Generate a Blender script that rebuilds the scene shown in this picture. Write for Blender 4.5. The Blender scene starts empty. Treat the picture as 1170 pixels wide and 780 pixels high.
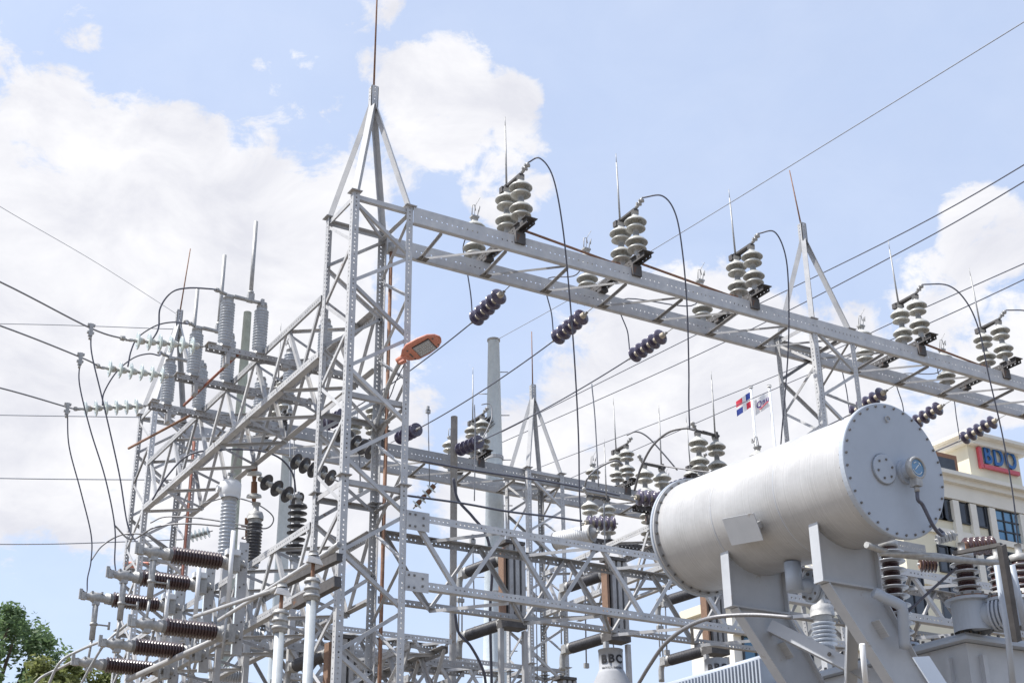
import bpy, bmesh, math, random
from mathutils import Vector, Matrix, Quaternion
random.seed(7)
R_ = math.radians
SC = bpy.context.scene
COL = SC.collection

# ------------------------------------------------------------------ camera
FPX, IW, IH = 1625.0, 1170.0, 780.0
PITCH, AZ, ROLL = R_(24.6), R_(58.9), R_(-0.7)
CAM = Vector((0, 0, 1.6))
FW = Vector((math.cos(AZ)*math.cos(PITCH), math.sin(AZ)*math.cos(PITCH), math.sin(PITCH)))
_rt = FW.cross(Vector((0, 0, 1))).normalized(); _up = _rt.cross(FW)
RT = math.cos(ROLL)*_rt + math.sin(ROLL)*_up
UP = -math.sin(ROLL)*_rt + math.cos(ROLL)*_up
cd = bpy.data.cameras.new('camera'); cam = bpy.data.objects.new('camera', cd); COL.objects.link(cam)
cd.sensor_width = 36.0; cd.lens = 36.0*FPX/IW; cd.clip_start = 0.1; cd.clip_end = 3000
cam.matrix_world = Matrix.Translation(CAM) @ Matrix((RT, UP, -FW)).transposed().to_4x4()
SC.camera = cam

def ray(x, y):
    return FW + (x-IW/2)/FPX*RT - (y-IH/2)/FPX*UP
def A(x, y, X=None, Y=None, Z=None, D=None):
    """point of the yard seen along a sight line where it meets a known wall plane, level or distance"""
    d = ray(x, y)
    if X is not None: t = (X-CAM.x)/d.x
    elif Y is not None: t = (Y-CAM.y)/d.y
    elif Z is not None: t = (Z-CAM.z)/d.z
    else: t = D
    return CAM + t*d

# ------------------------------------------------------------------ world
SUN_EL, SUN_AZ = R_(56), R_(158)      # azimuth measured from +X towards +Y
sun_dir = Vector((math.cos(SUN_AZ)*math.cos(SUN_EL), math.sin(SUN_AZ)*math.cos(SUN_EL), math.sin(SUN_EL)))
w = bpy.data.worlds.new('World'); SC.world = w; w.use_nodes = True
nt = w.node_tree; N = nt.nodes; L = nt.links; N.clear()
out = N.new('ShaderNodeOutputWorld'); bg = N.new('ShaderNodeBackground'); L.new(bg.outputs[0], out.inputs[0])
sky = N.new('ShaderNodeTexSky'); sky.sky_type = 'NISHITA'; sky.sun_disc = False
sky.sun_elevation = SUN_EL; sky.sun_rotation = math.pi/2 - SUN_AZ
sky.air_density = 1.0; sky.dust_density = 2.0; sky.ozone_density = 1.2; sky.altitude = 50
bg.inputs[1].default_value = 0.12
tc = N.new('ShaderNodeTexCoord')
nrm = N.new('ShaderNodeVectorMath'); nrm.operation = 'NORMALIZE'; L.new(tc.outputs['Generated'], nrm.inputs[0])
def mth(op, a, b=None, clamp=False):
    n = N.new('ShaderNodeMath'); n.operation = op; n.use_clamp = clamp
    for i, v in enumerate((a, b)):
        if v is None: continue
        if isinstance(v, (int, float)): n.inputs[i].default_value = v
        else: L.new(v, n.inputs[i])
    return n.outputs[0]
def noise(scale, detail, rough, off=(0, 0, 0), dist=0.0):
    m = N.new('ShaderNodeMapping'); m.inputs['Location'].default_value = off; m.inputs['Scale'].default_value = (1, 1, 1.5)
    L.new(nrm.outputs[0], m.inputs[0])
    n = N.new('ShaderNodeTexNoise'); n.inputs['Scale'].default_value = scale; n.inputs['Detail'].default_value = detail
    n.inputs['Roughness'].default_value = rough; n.inputs['Distortion'].default_value = dist
    L.new(m.outputs[0], n.inputs['Vector']); return n.outputs['Fac']
# clouds stand where the photograph's sky has them: (x, y, angular radius in px, weight)
BL = [(40, 165, 90, 1.0), (150, 260, 150, 1.2), (300, 270, 110, .9), (60, 380, 240, 1.2), (300, 330, 150, 1.0), (300, 480, 200, 1.0), (120, 500, 145, 1.0),
      (500, 120, 82, 1.0), (430, 75, 30, .6), (570, 120, 50, .8), (400, 200, 60, .8), (380, 140, 40, .55), (450, 170, 60, .7), (575, 200, 60, .6), (600, 560, 110, .8), (760, 470, 170, 1.0), (860, 440, 120, 1.0), (960, 420, 90, .8), (690, 400, 80, .6),
      (1130, 270, 62, 1.0), (1075, 345, 70, .8), (1170, 400, 90, .8), (300, 95, 35, .45), (350, 65, 25, .45), (85, 25, 35, .6), (420, 0, 45, .7),
      (560, 440, 60, .35), (330, 170, 70, .55), (640, 640, 100, .55), (1000, 560, 160, .7),
      (-250, 300, 330, 1.0), (1450, 100, 160, .8), (700, -350, 220, .8), (1500, 500, 200, .8), (200, -300, 160, .7)]
tot = None
for (x, y, r, wt) in BL:
    d = ray(x, y).normalized(); ang = r/FPX
    dp = N.new('ShaderNodeVectorMath'); dp.operation = 'DOT_PRODUCT'; L.new(nrm.outputs[0], dp.inputs[0]); dp.inputs[1].default_value = d
    mr = N.new('ShaderNodeMapRange'); mr.interpolation_type = 'SMOOTHERSTEP'
    mr.inputs['From Min'].default_value = math.cos(ang*1.35); mr.inputs['From Max'].default_value = math.cos(ang*0.25)
    mr.inputs['To Min'].default_value = 0; mr.inputs['To Max'].default_value = wt; L.new(dp.outputs['Value'], mr.inputs['Value'])
    tot = mr.outputs[0] if tot is None else mth('MAXIMUM', tot, mr.outputs[0])
n1 = noise(8, 12, .64, (3.1, .4, 2.2), .35); n2 = noise(30, 10, .66, (9, 4, 1), .5)
f1 = mth('ADD', mth('MULTIPLY', mth('SUBTRACT', n1, .5), 1.9), mth('MULTIPLY', mth('SUBTRACT', n2, .5), 1.2))
cov = mth('ADD', mth('SUBTRACT', tot, .52), f1)
cm = N.new('ShaderNodeMapRange'); cm.interpolation_type = 'SMOOTHSTEP'; cm.inputs['From Min'].default_value = -.12; cm.inputs['From Max'].default_value = .23
L.new(cov, cm.inputs['Value'])
thin = mth('MULTIPLY', noise(5, 9, .62, (1, 7, 3), .4), .27)
mask = mth('MAXIMUM', cm.outputs[0], thin, True)
# cloud brightness: lit tops, greyer bellies
n3 = noise(13, 10, .60, (5.3, 1.2, 8.1), .4); br = N.new('ShaderNodeMapRange'); L.new(n3, br.inputs['Value'])
br.inputs['From Min'].default_value = .34; br.inputs['From Max'].default_value = .64; br.inputs['To Min'].default_value = .0; br.inputs['To Max'].default_value = 1.0
cc = N.new('ShaderNodeMix'); cc.data_type = 'RGBA'; L.new(br.outputs[0], cc.inputs[0])
CLOUD = 4.65
cc.inputs[6].default_value = (CLOUD*.79, CLOUD*.80, CLOUD*.87, 1); cc.inputs[7].default_value = (CLOUD, CLOUD, CLOUD*1.03, 1)
# thin white veil over the clear sky
veil = N.new('ShaderNodeMix'); veil.data_type = 'RGBA'; veil.inputs[0].default_value = .55
L.new(sky.outputs[0], veil.inputs[6]); veil.inputs[7].default_value = (3.4, 4.0, 5.3, 1)
mx = N.new('ShaderNodeMix'); mx.data_type = 'RGBA'; L.new(mask, mx.inputs[0]); L.new(veil.outputs[2], mx.inputs[6]); L.new(cc.outputs[2], mx.inputs[7])
L.new(mx.outputs[2], bg.inputs[0])

sl = bpy.data.lights.new('sun', 'SUN'); so = bpy.data.objects.new('sun', sl); COL.objects.link(so)
sl.energy = 3.5; sl.angle = R_(0.6); sl.color = (1, .96, .90)
so.rotation_mode = 'QUATERNION'; so.rotation_quaternion = sun_dir.to_track_quat('Z', 'Y'); so.location = (0, 0, 40)
SC.view_settings.view_transform = 'Standard'; SC.view_settings.look = 'None'
SC.view_settings.exposure = 0.86; SC.view_settings.gamma = 1.0; SC.view_settings.use_curve_mapping = False
SC.cycles.max_bounces = 6

# ------------------------------------------------------------------ materials
def material(name, c1, c2=None, scale=8, rough=.55, metal=0.0, spots=None, bump=0.0, bscale=40, stretch=(1, 1, 1), emit=None, coat=0, vary=None):
    m = bpy.data.materials.new(name); m.use_nodes = True
    t = m.node_tree; n = t.nodes; l = t.links; p = n['Principled BSDF']
    p.inputs['Roughness'].default_value = rough; p.inputs['Metallic'].default_value = metal
    if coat: p.inputs['Coat Weight'].default_value = coat
    if c2 is None:
        c2 = tuple(v*.8 for v in c1)
    tcn = n.new('ShaderNodeTexCoord'); mp = n.new('ShaderNodeMapping'); mp.inputs['Scale'].default_value = stretch
    l.new(tcn.outputs['Object'], mp.inputs[0])
    nz = n.new('ShaderNodeTexNoise'); nz.inputs['Scale'].default_value = scale; nz.inputs['Detail'].default_value = 6; nz.inputs['Roughness'].default_value = .65
    l.new(mp.outputs[0], nz.inputs['Vector'])
    rp = n.new('ShaderNodeValToRGB'); l.new(nz.outputs['Fac'], rp.inputs[0])
    rp.color_ramp.elements[0].position = .32; rp.color_ramp.elements[0].color = (*c2, 1)
    rp.color_ramp.elements[1].position = .68; rp.color_ramp.elements[1].color = (*c1, 1)
    colr = rp.outputs[0]
    if spots:
        sc_, thr, colour = spots
        n2_ = n.new('ShaderNodeTexNoise'); n2_.inputs['Scale'].default_value = sc_; n2_.inputs['Detail'].default_value = 8; n2_.inputs['Roughness'].default_value = .7
        l.new(tcn.outputs['Object'], n2_.inputs['Vector'])
        r2 = n.new('ShaderNodeValToRGB'); l.new(n2_.outputs['Fac'], r2.inputs[0])
        r2.color_ramp.elements[0].position = thr; r2.color_ramp.elements[0].color = (0, 0, 0, 1)
        r2.color_ramp.elements[1].position = min(thr+.07, 1); r2.color_ramp.elements[1].color = (1, 1, 1, 1)
        mi = n.new('ShaderNodeMix'); mi.data_type = 'RGBA'; l.new(r2.outputs[0], mi.inputs[0]); l.new(colr, mi.inputs[6]); mi.inputs[7].default_value = (*colour, 1)
        colr = mi.outputs[2]
    if vary:       # each member has weathered a little differently
        oi = n.new('ShaderNodeObjectInfo'); mr = n.new('ShaderNodeMapRange'); l.new(oi.outputs['Random'], mr.inputs['Value'])
        mr.inputs['To Min'].default_value, mr.inputs['To Max'].default_value = vary
        vs = n.new('ShaderNodeVectorMath'); vs.operation = 'SCALE'; l.new(colr, vs.inputs[0]); l.new(mr.outputs[0], vs.inputs['Scale']); colr = vs.outputs[0]
    l.new(colr, p.inputs['Base Color'])
    if bump:
        nb = n.new('ShaderNodeTexNoise'); nb.inputs['Scale'].default_value = bscale; nb.inputs['Detail'].default_value = 5
        l.new(tcn.outputs['Object'], nb.inputs['Vector'])
        b = n.new('ShaderNodeBump'); b.inputs['Strength'].default_value = bump; b.inputs['Distance'].default_value = .01
        l.new(nb.outputs['Fac'], b.inputs['Height']); l.new(b.outputs[0], p.inputs['Normal'])
    return m
M = {}
RUST = (.16, .075, .035)
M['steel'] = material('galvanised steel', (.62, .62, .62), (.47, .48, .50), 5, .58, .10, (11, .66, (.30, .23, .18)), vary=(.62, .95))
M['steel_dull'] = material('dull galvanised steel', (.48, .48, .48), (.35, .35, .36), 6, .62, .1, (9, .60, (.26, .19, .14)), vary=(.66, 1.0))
M['steel_light'] = material('bright galvanised pole', (.68, .76, .82), (.58, .66, .72), 9, .5, .0)
M['steel_pipe'] = material('galvanised pipe', (.46, .49, .51), (.36, .39, .41), 9, .55, .05)
M['steel_dirty'] = material('dirty rusted steel', (.11, .105, .105), (.06, .057, .057), 9, .75, .1, (7, .62, RUST))
M['rust'] = material('rusted pipe', (.30, .17, .11), (.17, .09, .06), 14, .8, .1)
M['rust_board'] = material('rust brown channel', (.27, .165, .11), (.15, .095, .07), 9, .8, .0, None, 0, 40, (6, 6, 1))
M['red_pipe'] = material('red primed pipe', (.34, .13, .09), (.22, .09, .065), 9, .7)
M['alu'] = material('weathered aluminium', (.44, .44, .43), (.29, .29, .29), 22, .55, .3)
M['porcelain'] = material('grey porcelain', (.60, .60, .56), (.42, .42, .39), 7, .35, 0, (9, .60, (.33, .26, .20)), coat=.25, vary=(.85, 1.08))
M['porc_grey'] = material('blue grey porcelain', (.46, .49, .53), (.36, .39, .43), 7, .35, 0, coat=.3)
M['porc_brown'] = material('brown glazed porcelain', (.060, .026, .026), (.036, .017, .019), 12, .25, 0, coat=.3)
M['porc_purple'] = material('violet brown porcelain disc', (.10, .085, .135), (.06, .05, .08), 12, .2, 0, coat=.5)
M['poly_dark'] = material('dark polymer sheds', (.075, .075, .085), (.05, .05, .055), 12, .4)
M['cap_cream'] = material('cream insulator cap', (.58, .54, .44), (.42, .36, .28), 16, .6)
M['glass_disc'] = material('pale green glass disc', (.62, .68, .66), (.50, .57, .55), 6, .10, 0, coat=.6)
M['cable'] = material('weathered black cable', (.095, .10, .135), (.065, .07, .095), 30, .45)
M['cable_grey'] = material('bare aluminium conductor', (.27, .27, .28), (.18, .18, .19), 60, .5, .5)
M['wire_thin'] = material('thin grey wire', (.30, .32, .37), (.22, .24, .28), 30, .5)
M['tankend'] = material('grey blue tank end paint', (.40, .445, .51), (.36, .40, .46), 2.5, .5, .03, (5, .66, (.33, .35, .38)))
M['tankleg'] = material('grey support paint', (.47, .49, .52), (.39, .41, .44), 2.5, .5, .03, (5, .62, (.33, .31, .29)))
M['bolt'] = material('dark bolt head', (.20, .19, .18), (.12, .11, .10), 20, .6, .3)
M['gasket'] = material('black gasket', (.03, .03, .03), None, 9, .6)
M['dial'] = material('blue dial glass', (.10, .25, .42), (.05, .14, .28), 18, .1, 0, coat=.8)
M['dialmark'] = material('pale dial marking', (.75, .82, .85), None, 9, .4)
M['orange'] = material('faded coral orange casting', (.62, .25, .17), (.52, .20, .14), 6, .5, 0, (12, .66, (.45, .28, .22)))
M['led'] = material('led panel lens', (.45, .44, .45), (.34, .34, .35), 60, .3, 0)
M['ink'] = material('black lettering', (.03, .03, .035), None, 9, .95)
M['white'] = material('white painted metal', (.70, .71, .72), (.62, .63, .64), 6, .5)
M['concpole'] = material('weathered green grey concrete', (.52, .58, .53), (.38, .43, .39), 5, .85, 0, (8, .64, (.26, .25, .20)), .4, 30)
M['cream'] = material('cream stucco', (.70, .66, .52), (.66, .62, .49), 1.2, .8, 0, (.6, .66, (.60, .57, .47)))
M['whitewall'] = material('off white stucco', (.74, .72, .66), (.68, .66, .60), 1.0, .8)
M['winblue'] = material('reflective blue glass', (.16, .30, .42), (.11, .23, .35), .8, .06, .4, vary=(.6, 1.25))
M['windark'] = material('dark tinted glass', (.06, .068, .08), (.03, .035, .045), .7, .10, .2, vary=(.5, 1.9))
M['winframe'] = material('dark window frame', (.03, .035, .045), None, 4, .5)
M['signblue'] = material('sign blue', (.012, .12, .38), None, 3, .35)
M['signred'] = material('sign red', (.60, .09, .12), None, 3, .35)
M['flagblue'] = material('flag blue', (.02, .05, .30), None, 5, .7)
M['flagred'] = material('flag red', (.70, .04, .08), None, 5, .7)
M['flagwhite'] = material('flag white cloth', (.78, .78, .78), (.72, .72, .73), 5, .8)
M['flagpurple'] = material('purple print', (.20, .12, .42), None, 5, .7)
M['gravel'] = material('yard gravel', (.22, .185, .145), (.13, .11, .085), 30, .95, 0, (2.2, .6, (.20, .19, .15)), .6, 60)
M['concrete'] = material('footing concrete', (.40, .39, .37), (.30, .29, .27), 6, .9)
M['bark'] = material('bark', (.14, .10, .07), (.08, .06, .045), 12, .9)
M['leafA'] = material('green leaves', (.19, .27, .13), (.12, .19, .085), 1.3, .55)
M['leafB'] = material('yellow green leaves', (.27, .29, .11), (.18, .22, .08), 1.3, .55)
for k in ('leafA', 'leafB'):
    p = M[k].node_tree.nodes['Principled BSDF']; p.inputs['Subsurface Weight'].default_value = 0.0
    t_ = M[k].node_tree; tr = t_.nodes.new('ShaderNodeBsdfTranslucent'); ms = t_.nodes.new('ShaderNodeMixShader'); ms.inputs[0].default_value = .45
    t_.links.new(p.inputs['Base Color'].links[0].from_socket, tr.inputs[0]); t_.links.new(p.outputs[0], ms.inputs[1]); t_.links.new(tr.outputs[0], ms.inputs[2]); t_.links.new(ms.outputs[0], t_.nodes['Material Output'].inputs[0])
# conservator body paint: grey paint with fine drawn rings round the barrel and a dirty film
def barrel_paint():
    m = bpy.data.materials.new('grey barrel paint'); m.use_nodes = True
    t = m.node_tree; n = t.nodes; l = t.links; p = n['Principled BSDF']
    tcn = n.new('ShaderNodeTexCoord')
    nz = n.new('ShaderNodeTexNoise'); nz.inputs['Scale'].default_value = 1.7; nz.inputs['Detail'].default_value = 10; nz.inputs['Roughness'].default_value = .68
    l.new(tcn.outputs['Object'], nz.inputs['Vector'])
    rp = n.new('ShaderNodeValToRGB'); l.new(nz.outputs['Fac'], rp.inputs[0])
    rp.color_ramp.elements[0].position = .35; rp.color_ramp.elements[0].color = (.38, .38, .38, 1)
    rp.color_ramp.elements[1].position = .65; rp.color_ramp.elements[1].color = (.51, .51, .51, 1)
    # chips
    nc = n.new('ShaderNodeTexNoise'); nc.inputs['Scale'].default_value = 22; nc.inputs['Detail'].default_value = 8; nc.inputs['Roughness'].default_value = .75
    l.new(tcn.outputs['Object'], nc.inputs['Vector'])
    rc = n.new('ShaderNodeValToRGB'); l.new(nc.outputs['Fac'], rc.inputs[0])
    rc.color_ramp.elements[0].position = .66; rc.color_ramp.elements[0].color = (0, 0, 0, 1); rc.color_ramp.elements[1].position = .69; rc.color_ramp.elements[1].color = (1, 1, 1, 1)
    mi = n.new('ShaderNodeMix'); mi.data_type = 'RGBA'; l.new(rc.outputs[0], mi.inputs[0]); l.new(rp.outputs[0], mi.inputs[6]); mi.inputs[7].default_value = (.28, .27, .26, 1)
    # rings along local Z (barrel axis), uneven
    sp = n.new('ShaderNodeSeparateXYZ'); l.new(tcn.outputs['Object'], sp.inputs[0])
    cb = n.new('ShaderNodeCombineXYZ'); l.new(sp.outputs['Z'], cb.inputs['Z'])
    nr = n.new('ShaderNodeTexNoise'); nr.inputs['Scale'].default_value = 70; nr.inputs['Detail'].default_value = 4; l.new(cb.outputs[0], nr.inputs['Vector'])
    n4 = n.new('ShaderNodeTexNoise'); n4.inputs['Scale'].default_value = 3; l.new(tcn.outputs['Object'], n4.inputs['Vector'])
    mm = n.new('ShaderNodeMath'); mm.operation = 'MULTIPLY'; l.new(nr.outputs['Fac'], mm.inputs[0]); l.new(n4.outputs['Fac'], mm.inputs[1])
    b = n.new('ShaderNodeBump'); b.inputs['Strength'].default_value = .35; b.inputs['Distance'].default_value = .012; l.new(mm.outputs[0], b.inputs['Height'])
    l.new(b.outputs[0], p.inputs['Normal']); 
    rr = n.new('ShaderNodeMapRange'); rr.inputs['To Min'].default_value = .86; rr.inputs['To Max'].default_value = 1.06; rr.inputs['From Min'].default_value = .35; rr.inputs['From Max'].default_value = .65
    l.new(nr.outputs['Fac'], rr.inputs['Value'])
    vm = n.new('ShaderNodeVectorMath'); vm.operation = 'SCALE'; l.new(mi.outputs[2], vm.inputs[0]); l.new(rr.outputs[0], vm.inputs['Scale'])
    l.new(vm.outputs[0], p.inputs['Base Color'])
    p.inputs['Roughness'].default_value = .42; p.inputs['Metallic'].default_value = .15
    return m
M['tank'] = barrel_paint()
M['greycap'] = material('dull grey cap paint', (.36, .37, .39), (.28, .29, .31), 4, .85, 0, (9, .64, (.24, .23, .22)))

# ------------------------------------------------------------------ mesh builder
def frame(d, up=None):
    d = d.normalized()
    up = Vector(up) if up is not None else (Vector((0, 0, 1)) if abs(d.z) < .95 else Vector((1, 0, 0)))
    x = d.cross(up)
    if x.length < 1e-5: x = d.cross(Vector((1, 0, 0)))
    x.normalize(); return x, x.cross(d) * -1 if False else d.cross(x) * -1
class MB:
    def __init__(s): s.v = []; s.f = []; s.mi = []; s.sm = []; s.mats = []; s.cur = 0
    def use(s, k):
        m = M[k]
        if m not in s.mats: s.mats.append(m)
        s.cur = s.mats.index(m); return s
    def face(s, idx, smooth=False): s.f.append(idx); s.mi.append(s.cur); s.sm.append(smooth)
    def addv(s, p): s.v.append(Vector(p)); return len(s.v)-1
    def hexa(s, P):
        i = [s.addv(p) for p in P]
        for q in ((0, 3, 2, 1), (4, 5, 6, 7), (0, 1, 5, 4), (1, 2, 6, 5), (2, 3, 7, 6), (3, 0, 4, 7)): s.face([i[k] for k in q])
    def box(s, c, size, ax=None):
        c = Vector(c); hx, hy, hz = [k/2 for k in size]
        X, Y, Z = ax if ax else (Vector((1, 0, 0)), Vector((0, 1, 0)), Vector((0, 0, 1)))
        P = []
        for z in (-hz, hz):
            for a, b in ((-hx, -hy), (hx, -hy), (hx, hy), (-hx, hy)): P.append(c+X*a+Y*b+Z*z)
        s.hexa(P); return s
    def prism(s, p0, p1, prof, u, v):
        """sweep a closed 2D outline from p0 to p1; u, v are its axes"""
        p0 = Vector(p0); p1 = Vector(p1); n = len(prof)
        a = [s.addv(p0+u*x+v*y) for x, y in prof]; b = [s.addv(p1+u*x+v*y) for x, y in prof]
        for i in range(n): j = (i+1) % n; s.face([a[i], a[j], b[j], b[i]])
        s.face(a[::-1]); s.face(b); return s
    def lbar(s, p0, p1, wd=.05, t=.006, up=None, flip=1):
        p0 = Vector(p0); p1 = Vector(p1); d = (p1-p0).normalized()
        n = Vector(up) if up is not None else Vector((0, 0, 1))
        u = d.cross(n)
        if u.length < 1e-4: u = d.cross(Vector((1, 0, 0)))
        u.normalize(); v = u.cross(d).normalized() * flip     # v ~ along n
        return s.prism(p0, p1, [(-wd/2, 0), (wd/2, 0), (wd/2, -wd), (wd/2-t, -wd), (wd/2-t, -t), (-wd/2, -t)], u, v)
    def rect(s, p0, p1, a, b, up=None):
        p0 = Vector(p0); p1 = Vector(p1); d = (p1-p0).normalized(); n = Vector(up) if up is not None else Vector((0, 0, 1))
        u = d.cross(n)
        if u.length < 1e-4: u = d.cross(Vector((1, 0, 0)))
        u.normalize(); v = u.cross(d).normalized()
        return s.prism(p0, p1, [(-a/2, -b/2), (a/2, -b/2), (a/2, b/2), (-a/2, b/2)], u, v)
    def tube(s, pts, r, n=8, caps=True, r1=None):
        pts = [Vector(p) for p in pts]; k = len(pts); rings = []
        T = [(pts[min(i+1, k-1)]-pts[max(i-1, 0)]).normalized() for i in range(k)]
        ref = Vector((0, 0, 1)) if abs(T[0].z) < .9 else Vector((1, 0, 0))
        x = T[0].cross(ref).normalized()
        for i, p in enumerate(pts):
            x = (x - T[i]*x.dot(T[i]))
            if x.length < 1e-6: x = T[i].cross(Vector((0, 1, 0)))
            x.normalize(); y = T[i].cross(x)
            rr = r if r1 is None else r+(r1-r)*i/(k-1)
            rings.append([s.addv(p+(x*math.cos(a)+y*math.sin(a))*rr) for a in [2*math.pi*j/n for j in range(n)]])
        for i in range(k-1):
            for j in range(n): q = (j+1) % n; s.face([rings[i][j], rings[i][q], rings[i+1][q], rings[i+1][j]], True)
        if caps: s.face(rings[0][::-1]); s.face(rings[-1])
        return s
    def lathe(s, prof, p0=(0, 0, 0), ax=(0, 0, 1), n=20, smooth=True):
        """prof: list of (r, h) or (r, h, material key); the key applies from that point on"""
        p0 = Vector(p0); ax = Vector(ax).normalized(); ref = Vector((0, 0, 1)) if abs(ax.z) < .9 else Vector((1, 0, 0))
        x = ax.cross(ref).normalized(); y = ax.cross(x); prev = None
        for q in prof:
            if len(q) > 2: s.use(q[2])
            r, h = q[0], q[1]
            if r < 1e-6: ring = [s.addv(p0+ax*h)]
            else: ring = [s.addv(p0+ax*h+(x*math.cos(a)+y*math.sin(a))*r) for a in [2*math.pi*j/n for j in range(n)]]
            if prev is not None:
                if len(prev) == 1 and len(ring) == 1: pass
                elif len(prev) == 1:
                    for j in range(n): s.face([prev[0], ring[j], ring[(j+1) % n]], smooth)
                elif len(ring) == 1:
                    for j in range(n): s.face([prev[j], ring[0], prev[(j+1) % n]], smooth)
                else:
                    for j in range(n): k = (j+1) % n; s.face([prev[j], prev[k], ring[k], ring[j]], smooth)
            prev = ring
        return s
    def holed(s, p0, p1, wdir, ndir, wd, t, pitch=.06, hole=.014, skip=0):
        """flat bar from p0 to p1 with a real row of punched holes; wdir across, ndir thickness direction"""
        p0 = Vector(p0); p1 = Vector(p1); d = p1-p0; Ln = d.length; d = d/Ln; W = Vector(wdir).normalized(); Nn = Vector(ndir).normalized()
        k = max(1, int(Ln/pitch)); st = Ln/k; h = st/2; hw = wd/2
        for i in range(k):
            c = p0+d*(st*(i+.5))
            if skip and i % skip == 0:
                P = [c-d*h-W*hw, c+d*h-W*hw, c+d*h+W*hw, c-d*h+W*hw]
                s.hexa(P+[q+Nn*t for q in P]); continue
            outr = [(h, 0), (h, hw), (0, hw), (-h, hw), (-h, 0), (-h, -hw), (0, -hw), (h, -hw)]
            inr = [(hole*math.cos(a), hole*math.sin(a)) for a in [math.pi/4*j for j in range(8)]]
            rows = []
            for off in (0, t):
                rows.append(([s.addv(c+d*x+W*y+Nn*off) for x, y in outr], [s.addv(c+d*x+W*y+Nn*off) for x, y in inr]))
            (o0, i0), (o1, i1) = rows
            for j in range(8):
                q = (j+1) % 8
                s.face([o0[j], i0[j], i0[q], o0[q]]); s.face([o1[j], o1[q], i1[q], i1[j]]); s.face([i0[j], i1[j], i1[q], i0[q]])
            for a, b in ((1, 2), (2, 3), (5, 6), (6, 7)): s.face([o0[a], o0[b], o1[b], o1[a]])
            if i == 0:
                for a, b in ((3, 4), (4, 5)): s.face([o0[a], o0[b], o1[b], o1[a]])
            if i == k-1:
                for a, b in ((7, 0), (0, 1)): s.face([o0[a], o0[b], o1[b], o1[a]])
        return s
    def mesh(s, name, loc=(0, 0, 0)):
        me = bpy.data.meshes.new(name); loc = Vector(loc)
        me.from_pydata([tuple(p-loc) for p in s.v], [], s.f); me.update()
        for m in s.mats: me.materials.append(m)
        me.polygons.foreach_set('material_index', s.mi); me.polygons.foreach_set('use_smooth', s.sm); me.update()
        return me

def thing(name, label, cat, loc=(0, 0, 0), group=None, kind=None):
    o = bpy.data.objects.new(name, None); COL.objects.link(o); o.empty_display_size = .2
    o.location = loc; o['label'] = label; o['category'] = cat
    if group: o['group'] = group
    return o
def part(name, mb, parent, label=None, local=False):
    """local: mb is already in the parent's own coordinates"""
    root = parent; off = Vector((0, 0, 0))
    while root is not None and not local: off += root.location; root = root.parent
    o = bpy.data.objects.new(name, mb.mesh(name, off)); COL.objects.link(o); o.parent = parent
    if label: o['label'] = label
    return o
def single(name, mb, label, cat, group=None, kind=None):
    lo = Vector([min(p[i] for p in mb.v) for i in range(3)]); hi = Vector([max(p[i] for p in mb.v) for i in range(3)])
    loc = Vector(((lo.x+hi.x)/2, (lo.y+hi.y)/2, lo.z))
    o = bpy.data.objects.new(name, mb.mesh(name, loc)); COL.objects.link(o); o.location = loc
    if kind: o['kind'] = kind
    else: o['label'] = label; o['category'] = cat
    if group: o['group'] = group
    return o
def dup(root, loc, label, rot=None, group=None):
    r = root.copy(); COL.objects.link(r); r.location = loc; r['label'] = label
    if rot is not None: r.rotation_mode = 'QUATERNION'; r.rotation_quaternion = rot
    if group: r['group'] = group
    for ch in list(root.children):
        c = ch.copy(); COL.objects.link(c); c.parent = r
        for g in ch.children: d = g.copy(); COL.objects.link(d); d.parent = c
    return r
def place(o, loc, rot=None):
    o.location = loc
    if rot is not None: o.rotation_mode = 'QUATERNION'; o.rotation_quaternion = rot
def spline(P, n=10):
    P = [Vector(p) for p in P]; Q = [P[0]*2-P[1]]+P+[P[-1]*2-P[-2]]; o = []
    for i in range(1, len(Q)-2):
        a, b, c, d = Q[i-1:i+3]
        for k in range(n):
            t = k/n; o.append(.5*((2*b)+(c-a)*t+(2*a-5*b+4*c-d)*t*t+(3*b-a-3*c+d)*t**3))
    o.append(P[-1]); return o
def sag(p0, p1, s, n=16):
    p0 = Vector(p0); p1 = Vector(p1)
    return [p0.lerp(p1, i/n)-Vector((0, 0, s*4*(i/n)*(1-i/n))) for i in range(n+1)]
def cable(pts, r, label, mat='cable', cat='cable', group=None, name='cable', smooth=True, n=8):
    mb = MB().use(mat); mb.tube(spline(pts, n) if smooth else pts, r, 6)
    return single(name, mb, label, cat, group)
def wob(q=None, a=1.6):
    e = Quaternion((0, 0, 1), R_(random.uniform(-a, a))) @ Quaternion((1, 0, 0), R_(random.uniform(-.6, .6))) @ Quaternion((0, 1, 0), R_(random.uniform(-.9, .9)))
    return e @ q if q is not None else e
Zq = Quaternion((1, 0, 0, 0))
def rz(deg): return Quaternion((0, 0, 1), R_(deg))
def aim(d): return Vector(d).normalized().to_track_quat('Z', 'Y')

# ------------------------------------------------------------------ ground
g = MB().use('gravel')
n = 24; S = 900
ids = [[g.addv((-S+2*S*i/n, -S+2*S*j/n, 0)) for j in range(n+1)] for i in range(n+1)]
for i in range(n):
    for j in range(n): g.face([ids[i][j], ids[i+1][j], ids[i+1][j+1], ids[i][j+1]])
single('ground', g, '', '', kind='structure')

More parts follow.
